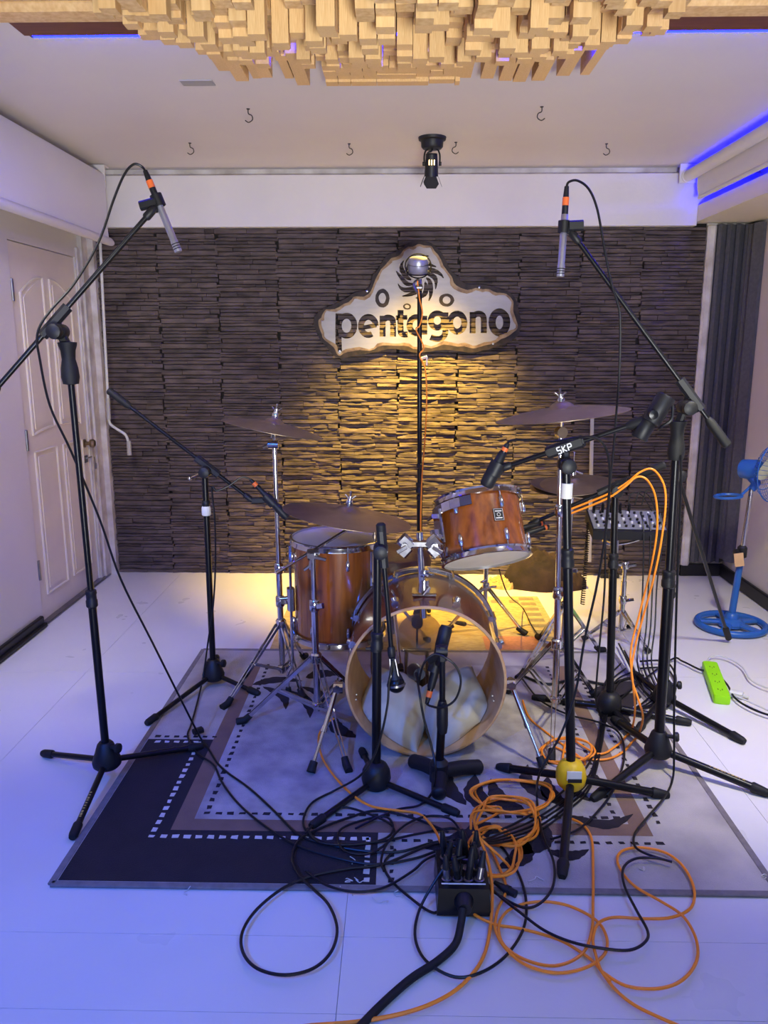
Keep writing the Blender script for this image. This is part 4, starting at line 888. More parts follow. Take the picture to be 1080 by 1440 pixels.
# left middle stand
s2 = mic_stand('black boom stand with white tape aiming at the floor tom', 3.0, (300, 945), (288, 672), [(206, 1022), Vector((-.56, 2.90, 0)), Vector((-.82, 3.28, 0))], hubkind='cone', split=.86, boom=((352, 702, 3.0), (158, 553, 3.0), (289, 660, 3.0)), tape=.84, r1=.0125)
def stick_mic(a, b, label, ringpos=.0, body=.5, r0=.010, r1=.017, plug=True, name='microphone', grille=black_plastic):
    """a = plug end, b = head end"""
    a = Vector(a); b = Vector(b); d = (b - a).normalized(); L = (b - a).length
    t = thing(name, a * .5 + b * .5, label, 'microphone')
    m = MB(); m.tube([a + d * L * .2, a + d * L * .22, a + d * L * .5, a + d * L * .72], [r0 * .85, r0, r0 * 1.2, r1 * .95], 16); build(m, 'body', black_plastic, t)
    m = MB(); m.tube([a + d * L * .72, a + d * L * .75, a + d * L * .95, b], [r1 * .95, r1, r1, r1 * .8], 18); build(m, 'head', grille, t)
    m = MB(); m.cyl(a, a + d * L * .10, .006, .009, 12); build(m, 'cable_plug', black_plastic, t)
    m = MB(); m.cyl(a + d * L * .09, a + d * L * .18, .0095, n=14); build(m, 'colour_ring', orange_ring, t)
    m = MB(); m.cyl(a + d * L * .17, a + d * L * .24, .0098, n=14); build(m, 'plug_shell', black_metal, t)
    return d
d2 = stick_mic(at(352, 674, 3.0), at(404, 728, 3.0), 'black dynamic microphone with orange plug ring over the floor tom')
clip(s2, at(379, 703, 3.0), d2, at(354, 704, 3.0), .0135, .05)
m = MB(); m.tube([at(285, 664, 2.98), at(268, 672, 2.96)], .004, 6); m.sphere(at(267, 673, 2.96), .008, n=10, m=6); build(m, 'clamp_lever', chrome, s2)
# front centre stand with hanging ball mic
s3 = mic_stand('black boom stand with folded arm in front of the bass drum rim', 2.25, (529, 1092), (531, 772), [(437, 1168), (645, 1150), Vector((-.13, 2.47, 0))], hubkind='ball', split=.62, r0=.0145, r1=.0125, boom=((551, 922, 2.22), (536, 745, 2.22), (538, 772, 2.22)))
m = MB(); m.lathe([(.004, 0), (.004, .03)], at(527, 762, 2.25), (0, 0, 1), 10); m.lathe([(.007, .012), (.007, .022)], at(527, 762, 2.25), (0, 0, 1), 10); build(m, 'brass_thread', brass, s3)
m = MB(); q = at(529, 912, 2.25); m.lathe([(.015, -.008), (.019, -.006), (.019, .006), (.015, .008)], q, (0, 0, 1), 14); m.bar(q, q + Vector((-.032, -.004, .002)), .01, .008); build(m, 'cable_holder', black_plastic, s3)
bm_ = thing('ball_head_microphone', at(557, 962, 2.2), 'black ball-head microphone hanging upside down before the bass drum', 'microphone')
a_, b_ = at(552, 925, 2.21), at(557, 962, 2.2); dd = (b_ - a_).normalized()
m = MB(); m.sphere(b_, .027, dd, 20, 12); build(m, 'ball_grille', black_metal, bm_)
m = MB(); m.lathe([(.0275, -.003), (.029, -.002), (.029, .004), (.0275, .005)], b_, dd, 20); build(m, 'grille_band', dull_steel, bm_)
m = MB(); m.tube([a_, a_ + dd * .03, b_ - dd * .018], [.008, .010, .022], 14); build(m, 'body', black_plastic, bm_)
m = MB()
for s in (-1, 1): m.bar(a_ + Vector((.008 * s, -.01, 0)), b_ - dd * .02 + Vector((.012 * s, -.014, 0)), .004, .003)
build(m, 'yoke_arms', dull_steel, bm_)
# short stand on tube feet at the bass drum
s4b = at(617, 1100, 2.27); s4 = thing('short_microphone_stand', (s4b.x, 2.27, 0), 'short black stand on three padded tube feet before the bass drum', 'microphone stand')
s4c = Vector((s4b.x, 2.27, .05))
for f in ((582, 1082), (672, 1090), (617, 1128)):
    e = fl(f[0], f[1]); e.z = .03; m = MB(); d = (e - s4c); m.tube(cat_rom([s4c, s4c + d * .6 + Vector((0, 0, .004)), e], 4), .0235, 14); lg = build(m, 'tube_foot', black_rubber, s4); m = MB(); m.sphere(e, .0245, d, 14, 8, .6); build(m, 'foot_cap', black_plastic, lg)
T4 = at(622, 928, 2.27); m = MB(); m.lathe([(.03, -.03), (.03, .03), (.018, .045)], s4c, (0, 0, 1), 18); build(m, 'hub', black_plastic, s4)
m = MB(); m.cyl(s4c, at(622, 1000, 2.27), .0135, n=16); build(m, 'lower_tube', black_metal, s4)
m = MB(); m.cyl(at(622, 1010, 2.27), T4, .0095, n=16); build(m, 'upper_tube', black_metal, s4)
m = MB(); m.tube([at(622, 1030, 2.27), at(622, 1020, 2.27), at(622, 995, 2.27), at(622, 985, 2.27)], [.015, .018, .018, .012], 14); build(m, 'height_clutch', black_plastic, s4)
m = MB(); m.bar(T4, at(622, 908, 2.27), .028, .03); m.lathe([(.017, -.018), (.019, 0), (.017, .018)], at(621, 915, 2.27), (1, 0, 0), 14); m.bar(at(622, 915, 2.27), at(604, 930, 2.29), .02, .022); build(m, 'swivel_clamp', black_plastic, s4)
d4 = stick_mic(at(600, 990, 2.30), at(628, 880, 2.36), 'black microphone with orange plug ring tilted up on the short stand', r0=.0125, r1=.021)
kk = thing('kick_microphone', at(584, 946, 2.34), 'fat black kick drum microphone pointing into the bass drum', 'microphone')
m = MB(); q = at(590, 948, 2.30); e = at(583, 944, 2.40); m.tube([q, q * .5 + e * .5, e], [.018, .027, .027], 16); build(m, 'body', black_plastic, kk); m = MB(); dq = (e - q).normalized(); m.lathe([(.001, .012), (.02, .008), (.027, 0)], e, dq, 16); build(m, 'head', black_metal, kk)
clip(s4, at(612, 936, 2.325), d4, at(621, 920, 2.28), .0165, .04)
# tall centre stand behind the kit
s5 = mic_stand('tall straight black stand behind the drum kit before the sign', 3.9, (590, 868), (590, 408), [Vector((-.13, 3.72, 0)), Vector((.33, 3.72, 0)), Vector((.10, 4.18, 0))], split=.42, r0=.014, r1=.0115)
m = MB()
for z in (655, 700): m.lathe([(.013, -.012), (.0165, -.009), (.0165, .009), (.013, .012)], at(590, z, 3.9), (0, 0, 1), 14)
build(m, 'tube_ring', black_plastic, s5)
m = MB(); q = at(590, 505, 3.9); m.bar(q, q + Vector((.035, -.01, .012)), .016, .014); m.bar(q + Vector((.035, -.01, .014)), q + Vector((.035, -.01, -.03)), .008, .012); build(m, 'side_hook', label_paper, s5)
lm = thing('studio_microphone', at(588, 378, 3.9), 'round silver studio microphone in a shock mount on the tall centre stand', 'microphone')
q = at(588, 374, 3.9); m = MB(); m.lathe([(.02, -.04), (.044, -.035), (.05, -.01), (.05, .02), (.043, .036), (.02, .04)], q, (0, -.35, 1), 24); build(m, 'body', silver_mic, lm)
m = MB(); m.lathe([(.047, 0), (.052, .003), (.052, .007), (.047, .01)], q + Vector((0, 0, .005)), (0, -.35, 1), 24); build(m, 'grille_band', dull_steel, lm)
m = MB(); m.ring(q, (0, -1, .4), .062, .0035, 30, 6); m.ring(q + Vector((0, .01, -.03)), (0, -.3, 1), .058, .0035, 30, 6)
build(m, 'shock_mount_ring', black_metal, lm)
m = MB(); m.tube(cat_rom([q + Vector((0, 0, -.062)), q + Vector((-.02, -.02, -.085)), q + Vector((-.01, -.02, -.115)), q + Vector((.008, -.01, -.125))], 4), .007, 8); m.tube([q + Vector((.01, 0, -.06)), q + Vector((.012, 0, -.12))], .008, 8); m.lathe([(.014, -.012), (.014, .012)], q + Vector((.006, -.01, -.10)), (1, 0, 0), 12); build(m, 'swivel', dull_steel, lm)
# right front stand with yellow hub
s6 = mic_stand('black boom stand with round yellow hub standing on the rug', 2.2, (803, 1090), (796, 664), [(699, 1083), (940, 1124), (790, 1240)], hubkind='ball', hubmat=yellow_plastic, split=.74, boom=((706, 658, 2.27), (925, 585, 2.14), (795, 628, 2.22)), r0=.0145, r1=.0125, legr=.0125, kf=.3)
m = MB(); q = at(803, 1080, 2.2) + Vector((0, -.045, 0)); m.bar(q + Vector((-.022, -.001, .0)), q + Vector((.022, -.001, .0)), .004, .03, up=(0, 0, 1)); build(m, 'paper_label', label_paper, s6)
m = MB(); q = at(803, 1086, 2.2) + Vector((0, -.049, 0)); m.bar(q + Vector((-.02, -.001, .0)), q + Vector((.022, -.001, .0)), .003, .012, up=(0, 0, 1)); build(m, 'black_label', black_plastic, s6)
m = MB(); q = at(797, 690, 2.2); m.lathe([(.0155, -.022), (.0165, -.02), (.0165, .02), (.0155, .022)], q, (0, 0, 1), 14); build(m, 'paper_wrap', label_paper, s6)
# lettering on the boom clamp
bd6 = (at(925, 585, 2.14) - at(706, 658, 2.27)).normalized(); cq = at(789, 629.5, 2.19); nb = Vector((0, -1, 0)); ub_ = (Vector((0, 0, 1)) - bd6 * bd6.z).normalized()
m = MB(); cb0 = at(795, 628, 2.22); m.bar(cb0 - bd6 * .05, cb0 + bd6 * .05, .05, .034, ch=.2); build(m, 'clamp_shell', black_plastic, s6)
glyphs = {'S': [[(.9, 1), (.1, 1), (.1, .5), (.9, .5), (.9, 0), (.1, 0)]], 'K': [[(.1, 0), (.1, 1)], [(.9, 1), (.15, .5), (.9, 0)]], 'P': [[(.1, 0), (.1, 1), (.9, 1), (.9, .5), (.1, .5)]]}
m = MB(); fq = cb0 + Vector((0, -.0262, 0)) - bd6 * .03
for i, ch_ in enumerate('SKP'):
    for line in glyphs[ch_]:
        pts = [fq + bd6 * (i * .0155 + a * .0125) + ub_ * ((b - .5) * .018) for a, b in line]
        for p_, q_ in zip(pts, pts[1:]): m.bar(p_, q_, .0032, .0012, up=nb)
build(m, 'clamp_lettering', white_print, s6)
d6 = stick_mic(at(714, 624, 2.27), at(683, 684, 2.27), 'black dynamic microphone with orange plug ring beside the rack tom', r0=.0125, r1=.021)
clip(s6, at(697, 659, 2.27), d6, at(708, 658, 2.27), .017, .04)
cw = thing('boom_counterweight', at(920, 590, 2.13), 'pair of matt black cylinders clamped to the tail of the yellow-hub boom', 'counterweight')
a_, b_ = at(938, 557, 2.13), at(914, 594, 2.13); m = MB(); m.lathe([(.001, 0), (.024, 0), (.026, .003), (.026, (b_ - a_).length - .003), (.024, (b_ - a_).length), (.001, (b_ - a_).length)], a_, b_ - a_, 28); build(m, 'upper_cylinder', black_plastic, cw)
a_, b_ = at(914, 588, 2.15), at(898, 617, 2.15); m = MB(); m.lathe([(.001, 0), (.021, 0), (.023, .003), (.023, (b_ - a_).length - .003), (.021, (b_ - a_).length), (.001, (b_ - a_).length)], a_, b_ - a_, 28); build(m, 'lower_cylinder', black_plastic, cw)
m = MB(); m.lathe([(.001, .0), (.012, .0), (.012, .008), (.001, .01)], at(914, 582, 2.13) + Vector((0, -.026, 0)), (0, -1, 0), 16); build(m, 'pivot_cap', black_metal, cw)
m = MB(); m.tube(cat_rom([at(946, 570, 2.12), at(944, 590, 2.11), at(930, 600, 2.12), at(926, 604, 2.14)], 4), .004, 6); build(m, 'short_cord', black_cable, cw)
# right middle stand wrapped in orange cable
s7 = mic_stand('black boom stand wrapped in orange cable aiming under the rack tom', 2.78, (857, 990), (865, 694), [(748, 985), (972, 1021), (900, 1042)], hubkind='ball', split=.70, r0=.0145, r1=.012, legr=.012, boom=((748, 736, 2.84), (928, 656, 2.72), (862, 686, 2.76)))
d7 = stick_mic(at(765, 735, 2.84), at(732, 744, 2.80), 'upper small black microphone aimed at the rack tom rim', r0=.008, r1=.012)
d7 = stick_mic(at(772, 740, 2.80), at(736, 752, 2.78), 'lower small black microphone aimed at the rack tom shell', r0=.008, r1=.012)
# overhead right
s8 = mic_stand('black overhead boom stand with teardrop grip beside the blue fan side', 2.4, (926, 1050), (953, 598), [(1082, 1122), (832, 1130), Vector((.80, 2.72, 0))], grip=True, split=.55, r0=.0165, r1=.0125, legr=.0125, boom=((806, 330, 2.42), (1018, 620, 2.36), (960, 560, 2.40)), prints=(0,))
M8a, M8b = at(797, 262, 2.43), at(788, 389, 2.43); d8 = pencil_mic(M8a, M8b, 'slim silver condenser microphone on the boom over the crash cymbal')
clip(s8, at(793, 319, 2.43), d8, at(806, 326, 2.42), .0115, .034); m = MB(); m.bar(at(800, 318, 2.42), at(820, 317, 2.42), .02, .03); build(m, 'clip_screw', black_plastic, s8)
# rear right stand with its arm hanging down
s9 = mic_stand('black boom stand with arm drooping to the floor near the fan', 2.86, (934, 976), (952, 672), [(1047, 1048), Vector((1.0, 3.14, 0)), Vector((.86, 2.62, 0))], split=.5, r0=.0145, r1=.012, legr=.012, boom=((948, 652, 2.86), Vector((1.55, 3.52, .035)), (955, 672, 2.86)))

# ================================================================== CABLES
random.seed(21)
NC = [0]
def cable(name, label, pts, r, material, sub=6, wob=.0, zfloor=None, group=None, cat='cable'):
    NC[0] += 1
    z0 = r + .0075 + (NC[0] % 7) * .0022 if zfloor is None else zfloor
    P = []
    for p in pts:
        if isinstance(p, Vector): P.append(p)
        elif len(p) == 2: P.append(fl(p[0], p[1], z0))
        elif p[2] == 'z': P.append(fl(p[0], p[1], p[3]))
        else: P.append(at(*p))
    Q = cat_rom(P, sub)
    for q in Q: q.z = max(q.z, r + (.0078 if RX0 < q.x < RX1 and RY0 < q.y < RY1 else .0004))
    m = MB(); m.tube(Q, r, 7 if r < .008 else 10)
    return tag(build(m, name, material), label, cat, group)
BK, OR_ = .0036, .0037
cable('microphone_cable', 'black cable from the door-side silver microphone sagging down to the rug', [M1a, (199, 234, 2.38), (188, 231, 2.37), (175, 245, 2.36), (160, 280, 2.35), (138, 342, 2.33), (105, 398, 2.30), (75, 432, 2.27), (58, 455, 2.25), (52, 475, 2.24), (55, 500, 2.24), (70, 570, 2.26), (100, 635, 2.28), (140, 730, 2.32), (170, 815, 2.36), (215, 905, 2.42), (255, 985, 2.48), (285, 1043), (310, 1078), (350, 1108), (385, 1140), (415, 1170), (440, 1182), (500, 1195), (560, 1198), (610, 1185), (640, 1190)], BK, black_cable)
m = MB(); q = fl(278, 1028, .03); m.bar(q + Vector((-.012, -.01, 0)), q + Vector((.014, .012, 0)), .026, .02); tag(build(m, 'cable_clip', black_plastic), 'small dark clip on the cable beside the dark rug corner', 'clip')
cable('microphone_cable', 'black cable running down the white-taped stand and over the dark rug corner', [at(352, 674, 3.0), (340, 671, 2.99), (322, 683, 2.98), (305, 690, 2.97), (298, 686, 2.97), (302, 730, 2.97), (303, 790, 2.97), (300, 850, 2.97), (293, 900, 2.97), (284, 960, 2.95), (270, 1015), (264, 1035), (276, 1058), (300, 1075), (312, 1100), (335, 1130), (370, 1160), (410, 1185), (450, 1200), (520, 1215), (580, 1208), (620, 1195), (645, 1195)], BK, black_cable)
cable('microphone_cable', 'black cable lying in one big open ring on the white floor before the rug', [(640, 1180), (600, 1190), (540, 1215), (490, 1222), (440, 1232), (400, 1248), (362, 1278), (341, 1310), (342, 1340), (362, 1362), (400, 1371), (440, 1362), (466, 1338), (474, 1305), (462, 1272), (440, 1250), (420, 1230), (411, 1205), (422, 1180), (450, 1165), (490, 1150), (530, 1140), (580, 1150), (630, 1170)], BK + .0003, black_cable)
cable('microphone_cable', 'black cable looping twice across the pale rug before the stage box', [(430, 1172), (450, 1150), (480, 1135), (520, 1145), (550, 1160), (552, 1178), (520, 1200), (485, 1197), (475, 1175), (490, 1160), (540, 1148), (553, 1165), (540, 1180), (500, 1188), (450, 1185), (432, 1165)], BK, black_cable)
cable('microphone_cable', 'black cable curving low along the rug hem to the stage box', [(430, 1225), (460, 1245), (500, 1254), (540, 1248), (580, 1225), (600, 1208), (632, 1195)], BK, black_cable)
cable('microphone_cable', 'black cable bowing around the back of the stage box over the leaf motifs', [(540, 1225), (536, 1210), (545, 1185), (570, 1160), (600, 1148), (630, 1150), (645, 1165), (650, 1185)], BK, black_cable)
cable('microphone_cable', 'black cable dropping from rug to floor against the stage box side', [(556, 1195), (540, 1215), (550, 1238), (580, 1265), (605, 1282), (618, 1280), (640, 1255, 'z', .05), (650, 1215, 'z', .11)], BK, black_cable)
cable('microphone_cable', 'black cable hanging in a wide ring in front of the stage box', [(655, 1205, 'z', .11), (630, 1215, 'z', .10), (605, 1250, 'z', .05), (588, 1285), (584, 1320), (600, 1352), (640, 1374), (680, 1366), (715, 1340), (738, 1300), (738, 1255), (722, 1215), (700, 1188), (672, 1180, 'z', .08)], BK, black_cable)
cable('multicore_cable', 'thick black multicore cable leading forward from the stage box', [(651, 1278, 'z', .05), (648, 1300, 'z', .03), (640, 1328, 'z', .016), (615, 1352, 'z', .013), (580, 1375, 'z', .013), (545, 1405, 'z', .013), (510, 1440, 'z', .013), (480, 1475, 'z', .013)], .0092, black_rubber)
cable('microphone_cable', 'black cable from the folded-arm stand looping back over the pale rug field', [(552, 930, 2.19), (547, 960, 2.18), (545, 990, 2.17), (537, 1030, 2.16), (525, 1065, 2.15), (505, 1092, 2.14), (470, 1112), (440, 1128), (427, 1150), (432, 1170), (460, 1185), (520, 1186), (590, 1172), (640, 1165), (650, 1185, 'z', .09)], BK, black_cable)
cable('microphone_cable', 'black cable falling from the kick microphone beside the short stand', [at(585, 946, 2.30), (590, 975, 2.2), (596, 1010, 2.19), (607, 1050, 2.18), (613, 1085, 2.15), (607, 1115), (590, 1132), (560, 1138), (530, 1150), (500, 1165)], BK, black_cable)
cable('microphone_cable', 'black cable in a tall open ring on the short stand at the bass drum', [at(600, 990, 2.30), (606, 993, 2.27), (622, 995, 2.24), (640, 984, 2.24), (648, 960, 2.24), (643, 940, 2.24), (630, 927, 2.24), (612, 920, 2.25), (598, 930, 2.25), (592, 945, 2.26), (588, 965, 2.27)], BK, black_cable)
# orange cables
cable('instrument_cable', 'orange cable arching from the bass drum spur to the stage box', [(470, 1010, 'z', .06), (458, 1018, 'z', .045), (448, 1036), (452, 1062), (465, 1085), (490, 1113), (520, 1133), (560, 1140), (590, 1145), (610, 1165, 'z', .03), (622, 1190, 'z', .08), (628, 1200, 'z', .09)], OR_, orange_cable)
cable('instrument_cable', 'orange cable sweeping forward across the white floor under the multicore', [(672, 1172, 'z', .09), (686, 1210, 'z', .06), (692, 1250, 'z', .03), (690, 1300), (680, 1345), (655, 1380), (620, 1405), (570, 1424), (500, 1437), (430, 1443), (370, 1455)], OR_ + .0006, orange_cable)
cable('instrument_cable', 'orange cable crossing the white floor and leaving past the painted boards', [(660, 1190, 'z', .10), (646, 1195, 'z', .09), (637, 1215, 'z', .07), (642, 1250, 'z', .03), (660, 1280), (693, 1299), (732, 1306), (782, 1320), (812, 1336), (838, 1356), (862, 1388), (890, 1412), (930, 1432), (985, 1455)], OR_, orange_cable)
cable('instrument_cable', 'orange cable in a flat oval ring on the white floor beside the multicore', [(690, 1195, 'z', .02), (700, 1215), (712, 1250), (700, 1280), (697, 1308), (712, 1335), (742, 1358), (785, 1368), (825, 1360), (850, 1342), (853, 1318), (838, 1294), (800, 1274), (760, 1268), (722, 1276), (703, 1296), (706, 1325), (735, 1348), (780, 1358), (818, 1342), (832, 1310), (834, 1270), (834, 1220), (832, 1180), (820, 1160), (800, 1150)], OR_, orange_cable)
cable('instrument_cable', 'orange cable in wandering double loops over the rug hem and floor', [(846, 1366), (880, 1386), (925, 1390), (960, 1378), (980, 1350), (978, 1318), (960, 1288), (930, 1268), (895, 1248), (876, 1228), (868, 1208), (878, 1195), (905, 1192), (938, 1200), (962, 1220), (976, 1250), (972, 1276), (945, 1290), (905, 1292), (865, 1290), (842, 1298), (834, 1320), (838, 1344), (846, 1366), (858, 1380)], OR_, orange_cable)
def coil(label, c, rx, ry, turns, px_list=None, z=.012, start=0, tail=None, material=orange_cable, name='instrument_cable', seed=0):
    random.seed(seed); pts = []
    if tail: pts += tail
    n = int(turns * 9)
    for i in range(n):
        a = start + 2 * math.pi * i / 9; k = 1 + random.uniform(-.13, .1) + .12 * math.sin(i * .7)
        pts.append((c[0] + rx * k * math.cos(a) + random.uniform(-4, 4), c[1] + ry * k * math.sin(a) + random.uniform(-3, 3), 'z', z + .055 * abs(random.random()) * (i / n)))
    return cable(name, label, pts, OR_, material)
coil('loosely coiled orange cable piled on the leaf motifs behind the stage box', (712, 1150), 46, 34, 4.2, seed=3, tail=[(662, 1165, 'z', .08), (672, 1140, 'z', .05)])
coil('orange cable coiled around the bundle near the yellow-hub stand', (730, 1120), 58, 24, 3.1, seed=9, start=2, tail=[(668, 1160, 'z', .08)])
coil('small heap of orange cable tangled beside the stage box', (700, 1195), 34, 34, 3.4, seed=14, start=1, tail=[(665, 1170, 'z', .10)])
coil('orange cable ring on the rug around the high crash stand foot', (800, 1055), 38, 17, 2.4, seed=17, start=1, tail=[(735, 985), (745, 1010), (775, 1035)])
cable('instrument_cable', 'outer orange cable hanging from the wrapped boom in a long bow', [(800, 717, 2.80), (850, 697, 2.74), (880, 680, 2.71), (900, 664, 2.70), (918, 660, 2.69), (933, 680, 2.69), (936, 710, 2.69), (930, 760, 2.68), (920, 810, 2.66), (905, 865, 2.64), (893, 910, 2.62), (888, 950, 2.58), (898, 985, 2.52), (904, 1010, 2.46), (895, 1038), (875, 1058), (850, 1068), (815, 1065), (780, 1050)], OR_, orange_cable)
cable('instrument_cable', 'inner orange cable hanging from the wrapped boom beside its twin', [(790, 727, 2.80), (850, 703, 2.73), (878, 685, 2.70), (895, 671, 2.69), (910, 675, 2.68), (922, 700, 2.68), (924, 745, 2.67), (915, 800, 2.65), (900, 860, 2.63), (887, 915, 2.60), (890, 960, 2.55), (893, 1000, 2.48), (886, 1030), (865, 1050), (840, 1060), (800, 1040), (790, 1075)], OR_, orange_cable)
cable('instrument_cable', 'thin orange cable clipped down the tall centre stand', [(587, 395, 3.88), (590, 420, 3.88), (594, 440, 3.87), (590, 458, 3.87), (585, 463, 3.87), (592, 478, 3.87), (596, 490, 3.87), (590, 500, 3.87), (598, 520, 3.87), (600, 560, 3.87), (598, 610, 3.87), (593, 680, 3.87), (592, 760, 3.87), (600, 790, 3.87), (605, 845, 3.86)], .0035, orange_cable)
# more black cables
cable('microphone_cable', 'black cable from the crash-side silver microphone following its boom down', [M8a, (800, 256, 2.43), (812, 254, 2.43), (828, 266, 2.42), (840, 295, 2.41), (850, 350, 2.40), (860, 400, 2.39), (868, 425, 2.38), (872, 450, 2.38), (871, 520, 2.40), (866, 590, 2.44), (860, 660, 2.5), (852, 740, 2.55), (850, 830, 2.6), (842, 920, 2.6), (838, 985, 2.6), (845, 1012), (838, 1050), (820, 1085), (770, 1130), (720, 1160), (680, 1175), (662, 1190, 'z', .09)], BK, black_cable)
cable('microphone_cable', 'black cable from the rack tom microphone looping behind the yellow-hub stand', [at(714, 624, 2.27), (720, 619, 2.26), (745, 619, 2.24), (775, 621, 2.22), (815, 615, 2.16), (840, 617, 2.14), (855, 640, 2.13), (857, 690, 2.12), (850, 760, 2.12), (838, 830, 2.12), (822, 900, 2.14), (810, 970, 2.12), (790, 1030, 2.08), (760, 1085, 2.02), (755, 1120), (762, 1170), (778, 1210), (778, 1245), (760, 1270), (735, 1276), (700, 1258), (680, 1240, 'z', .03), (665, 1205, 'z', .09)], BK, black_cable)
cable('microphone_cable', 'black cable running straight down the teardrop-grip stand on the fan side and snaking off', [(958, 640, 2.37), (957, 700, 2.36), (953, 800, 2.36), (950, 900, 2.36), (948, 1000, 2.36), (948, 1060, 2.33), (946, 1095, 2.30), (935, 1120), (910, 1150), (893, 1172), (893, 1190), (910, 1201), (945, 1212), (925, 1207), (895, 1207), (877, 1220), (878, 1245), (895, 1280), (911, 1310), (906, 1326), (885, 1336), (850, 1334), (805, 1325), (765, 1308), (730, 1282), (700, 1258), (680, 1235, 'z', .03), (662, 1200, 'z', .09)], BK, black_cable)
for i, (dx, lab) in enumerate(((0, 'upper'), (6, 'middle'), (12, 'lower'), (-7, 'outer'))):
    cable('microphone_cable', 'black cable in the bundle running from stage box to the wrapped boom stand', [(668, 1185, 'z', .09), (700, 1178 + dx * .6, 'z', .04), (750, 1160 + dx), (795, 1130 + dx), (830, 1095 + dx), (842 + dx * .3, 1050), (848 + dx * .4, 1010), (858 + dx, 960, 'z', .02), (880 + dx, 940 + dx)], BK * .9, black_cable, group='bundled cables on the rug')
cable('microphone_cable', 'black cable lying over the rug between the high crash stand and yellow hub', [(775, 1180, 'z', .03), (815, 1165), (850, 1130), (870, 1095), (878, 1060), (870, 1030), (840, 1015), (800, 1005), (760, 985), (735, 955)], BK, black_cable)
cable('thin_cable', 'thin black cable hanging under the rack tom onto the straw mat', [(702, 800, 3.3), (706, 815, 3.3), (716, 838, 3.4), (735, 855), (748, 880), (760, 897)], .003, black_cable)
for k, (xa, xb, zt) in enumerate(((905, 904, 745), (915, 912, 748), (925, 918, 750), (932, 924, 752))):
    lab = ('first', 'second', 'third', 'fourth')[k]
    cable('mixer_cable', 'black cable hanging from the small mixer down to the floor', [(xa - 4, 722, 3.47), (xa, zt, 3.42), (xb, 820, 3.36), (xb - 3, 880, 3.28), (xb - 8, 930, 3.2), (xb + 2, 962), (xb + 12, 975), (xb - 5, 992), (880, 1000)], .0035, black_cable, group='cables hanging from the mixer')
cable('power_cable', 'thin black power cable crossing the white floor past the lime power strip', [(870, 985), (900, 960), (945, 927), (960, 930), (985, 942), (1005, 946), (1022, 962), (1034, 982), (1060, 998), (1095, 1010)], .0042, black_cable)
cable('power_cable', 'white power cable curling out of the lime power strip', [(996, 942, 'z', .02), (995, 930), (1003, 922), (1025, 926), (1044, 938), (1055, 955), (1075, 966), (1100, 972)], .0038, white_cable)
cable('power_cable', 'white power cable with adapter lying beside the lime power strip', [(1036, 980), (1050, 985), (1065, 992), (1090, 1003)], .0036, white_cable)
m = MB(); q = fl(1036, 976, .016); m.bar(q + Vector((-.022, .012, 0)), q + Vector((.02, -.01, 0)), .034, .028); m.cyl(q + Vector((.02, -.01, 0)), q + Vector((.04, -.02, -.006)), .01, .006, 10); tag(build(m, 'plug_adapter', white_cable), 'small white plug adapter on the floor beside the lime power strip', 'plug')
for i, (dx, dy, lab) in enumerate(((0, 0, 'upper'), (8, 10, 'lower'))):
    cable('floor_cable', 'black cable curled on the floor behind the wrapped boom stand', [(870 + dx, 905 + dy), (885 + dx, 935 + dy), (900 + dx, 965 + dy), (925 + dx, 985 + dy), (945, 975 + dy), (950, 950 + dy), (935, 930 + dy), (900, 930 + dy)], .0042, black_cable, group='cables curled behind the wrapped stand')
cable('floor_cable', 'black cable bundle end crossing the rug under the crash stand', [(735, 950), (770, 962), (810, 955), (850, 962), (880, 955), (905, 950)], .0055, black_cable)
# coiled cord at the mixer
m = MB(); a, b = at(828, 735, 3.55), at(819, 850, 3.5); pts = []
for i in range(260): t = i / 259; pts.append(a + (b - a) * t + Vector((math.cos(i * .9) * .009, math.sin(i * .9) * .009, 0)))
m.tube(pts, .0025, 5); tag(build(m, 'coiled_cord', black_cable), 'black coiled cord hanging from the end of the small mixer', 'cable')

# ================================================================== STAGE BOX
sb = thing('stage_box', (fl(652, 1280).x, 1.74, 0), 'black metal stage box on the rug hem full of cable plugs', 'stage box')
bx0 = fl(614, 1290).x; bx1 = fl(690, 1290).x; y0 = 1.675; y1 = 1.845; hb = .075
m = MB(); m.hexa([(bx0, y0, .009), (bx1, y0, .009), (bx1, y1, .009), (bx0, y1, .009), (bx0 + .004, y0 + .012, hb), (bx1 - .004, y0 + .012, hb), (bx1 - .004, y1 - .006, hb), (bx0 + .004, y1 - .006, hb)]); build(m, 'box_body', black_metal, sb)
m = MB(); m.bar((bx0 + .012, y0 + .03, hb + .0008), (bx1 - .012, y0 + .03, hb + .0008), .004, .0012); build(m, 'printed_line', white_print, sb)
m = MB(); q = Vector(((bx0 + bx1) / 2, y0 + .006, .045)); m.lathe([(.022, .01), (.024, 0), (.02, -.014), (.016, -.03)], q, (0, 1, 0), 18); build(m, 'cable_gland', black_plastic, sb)
k = 0
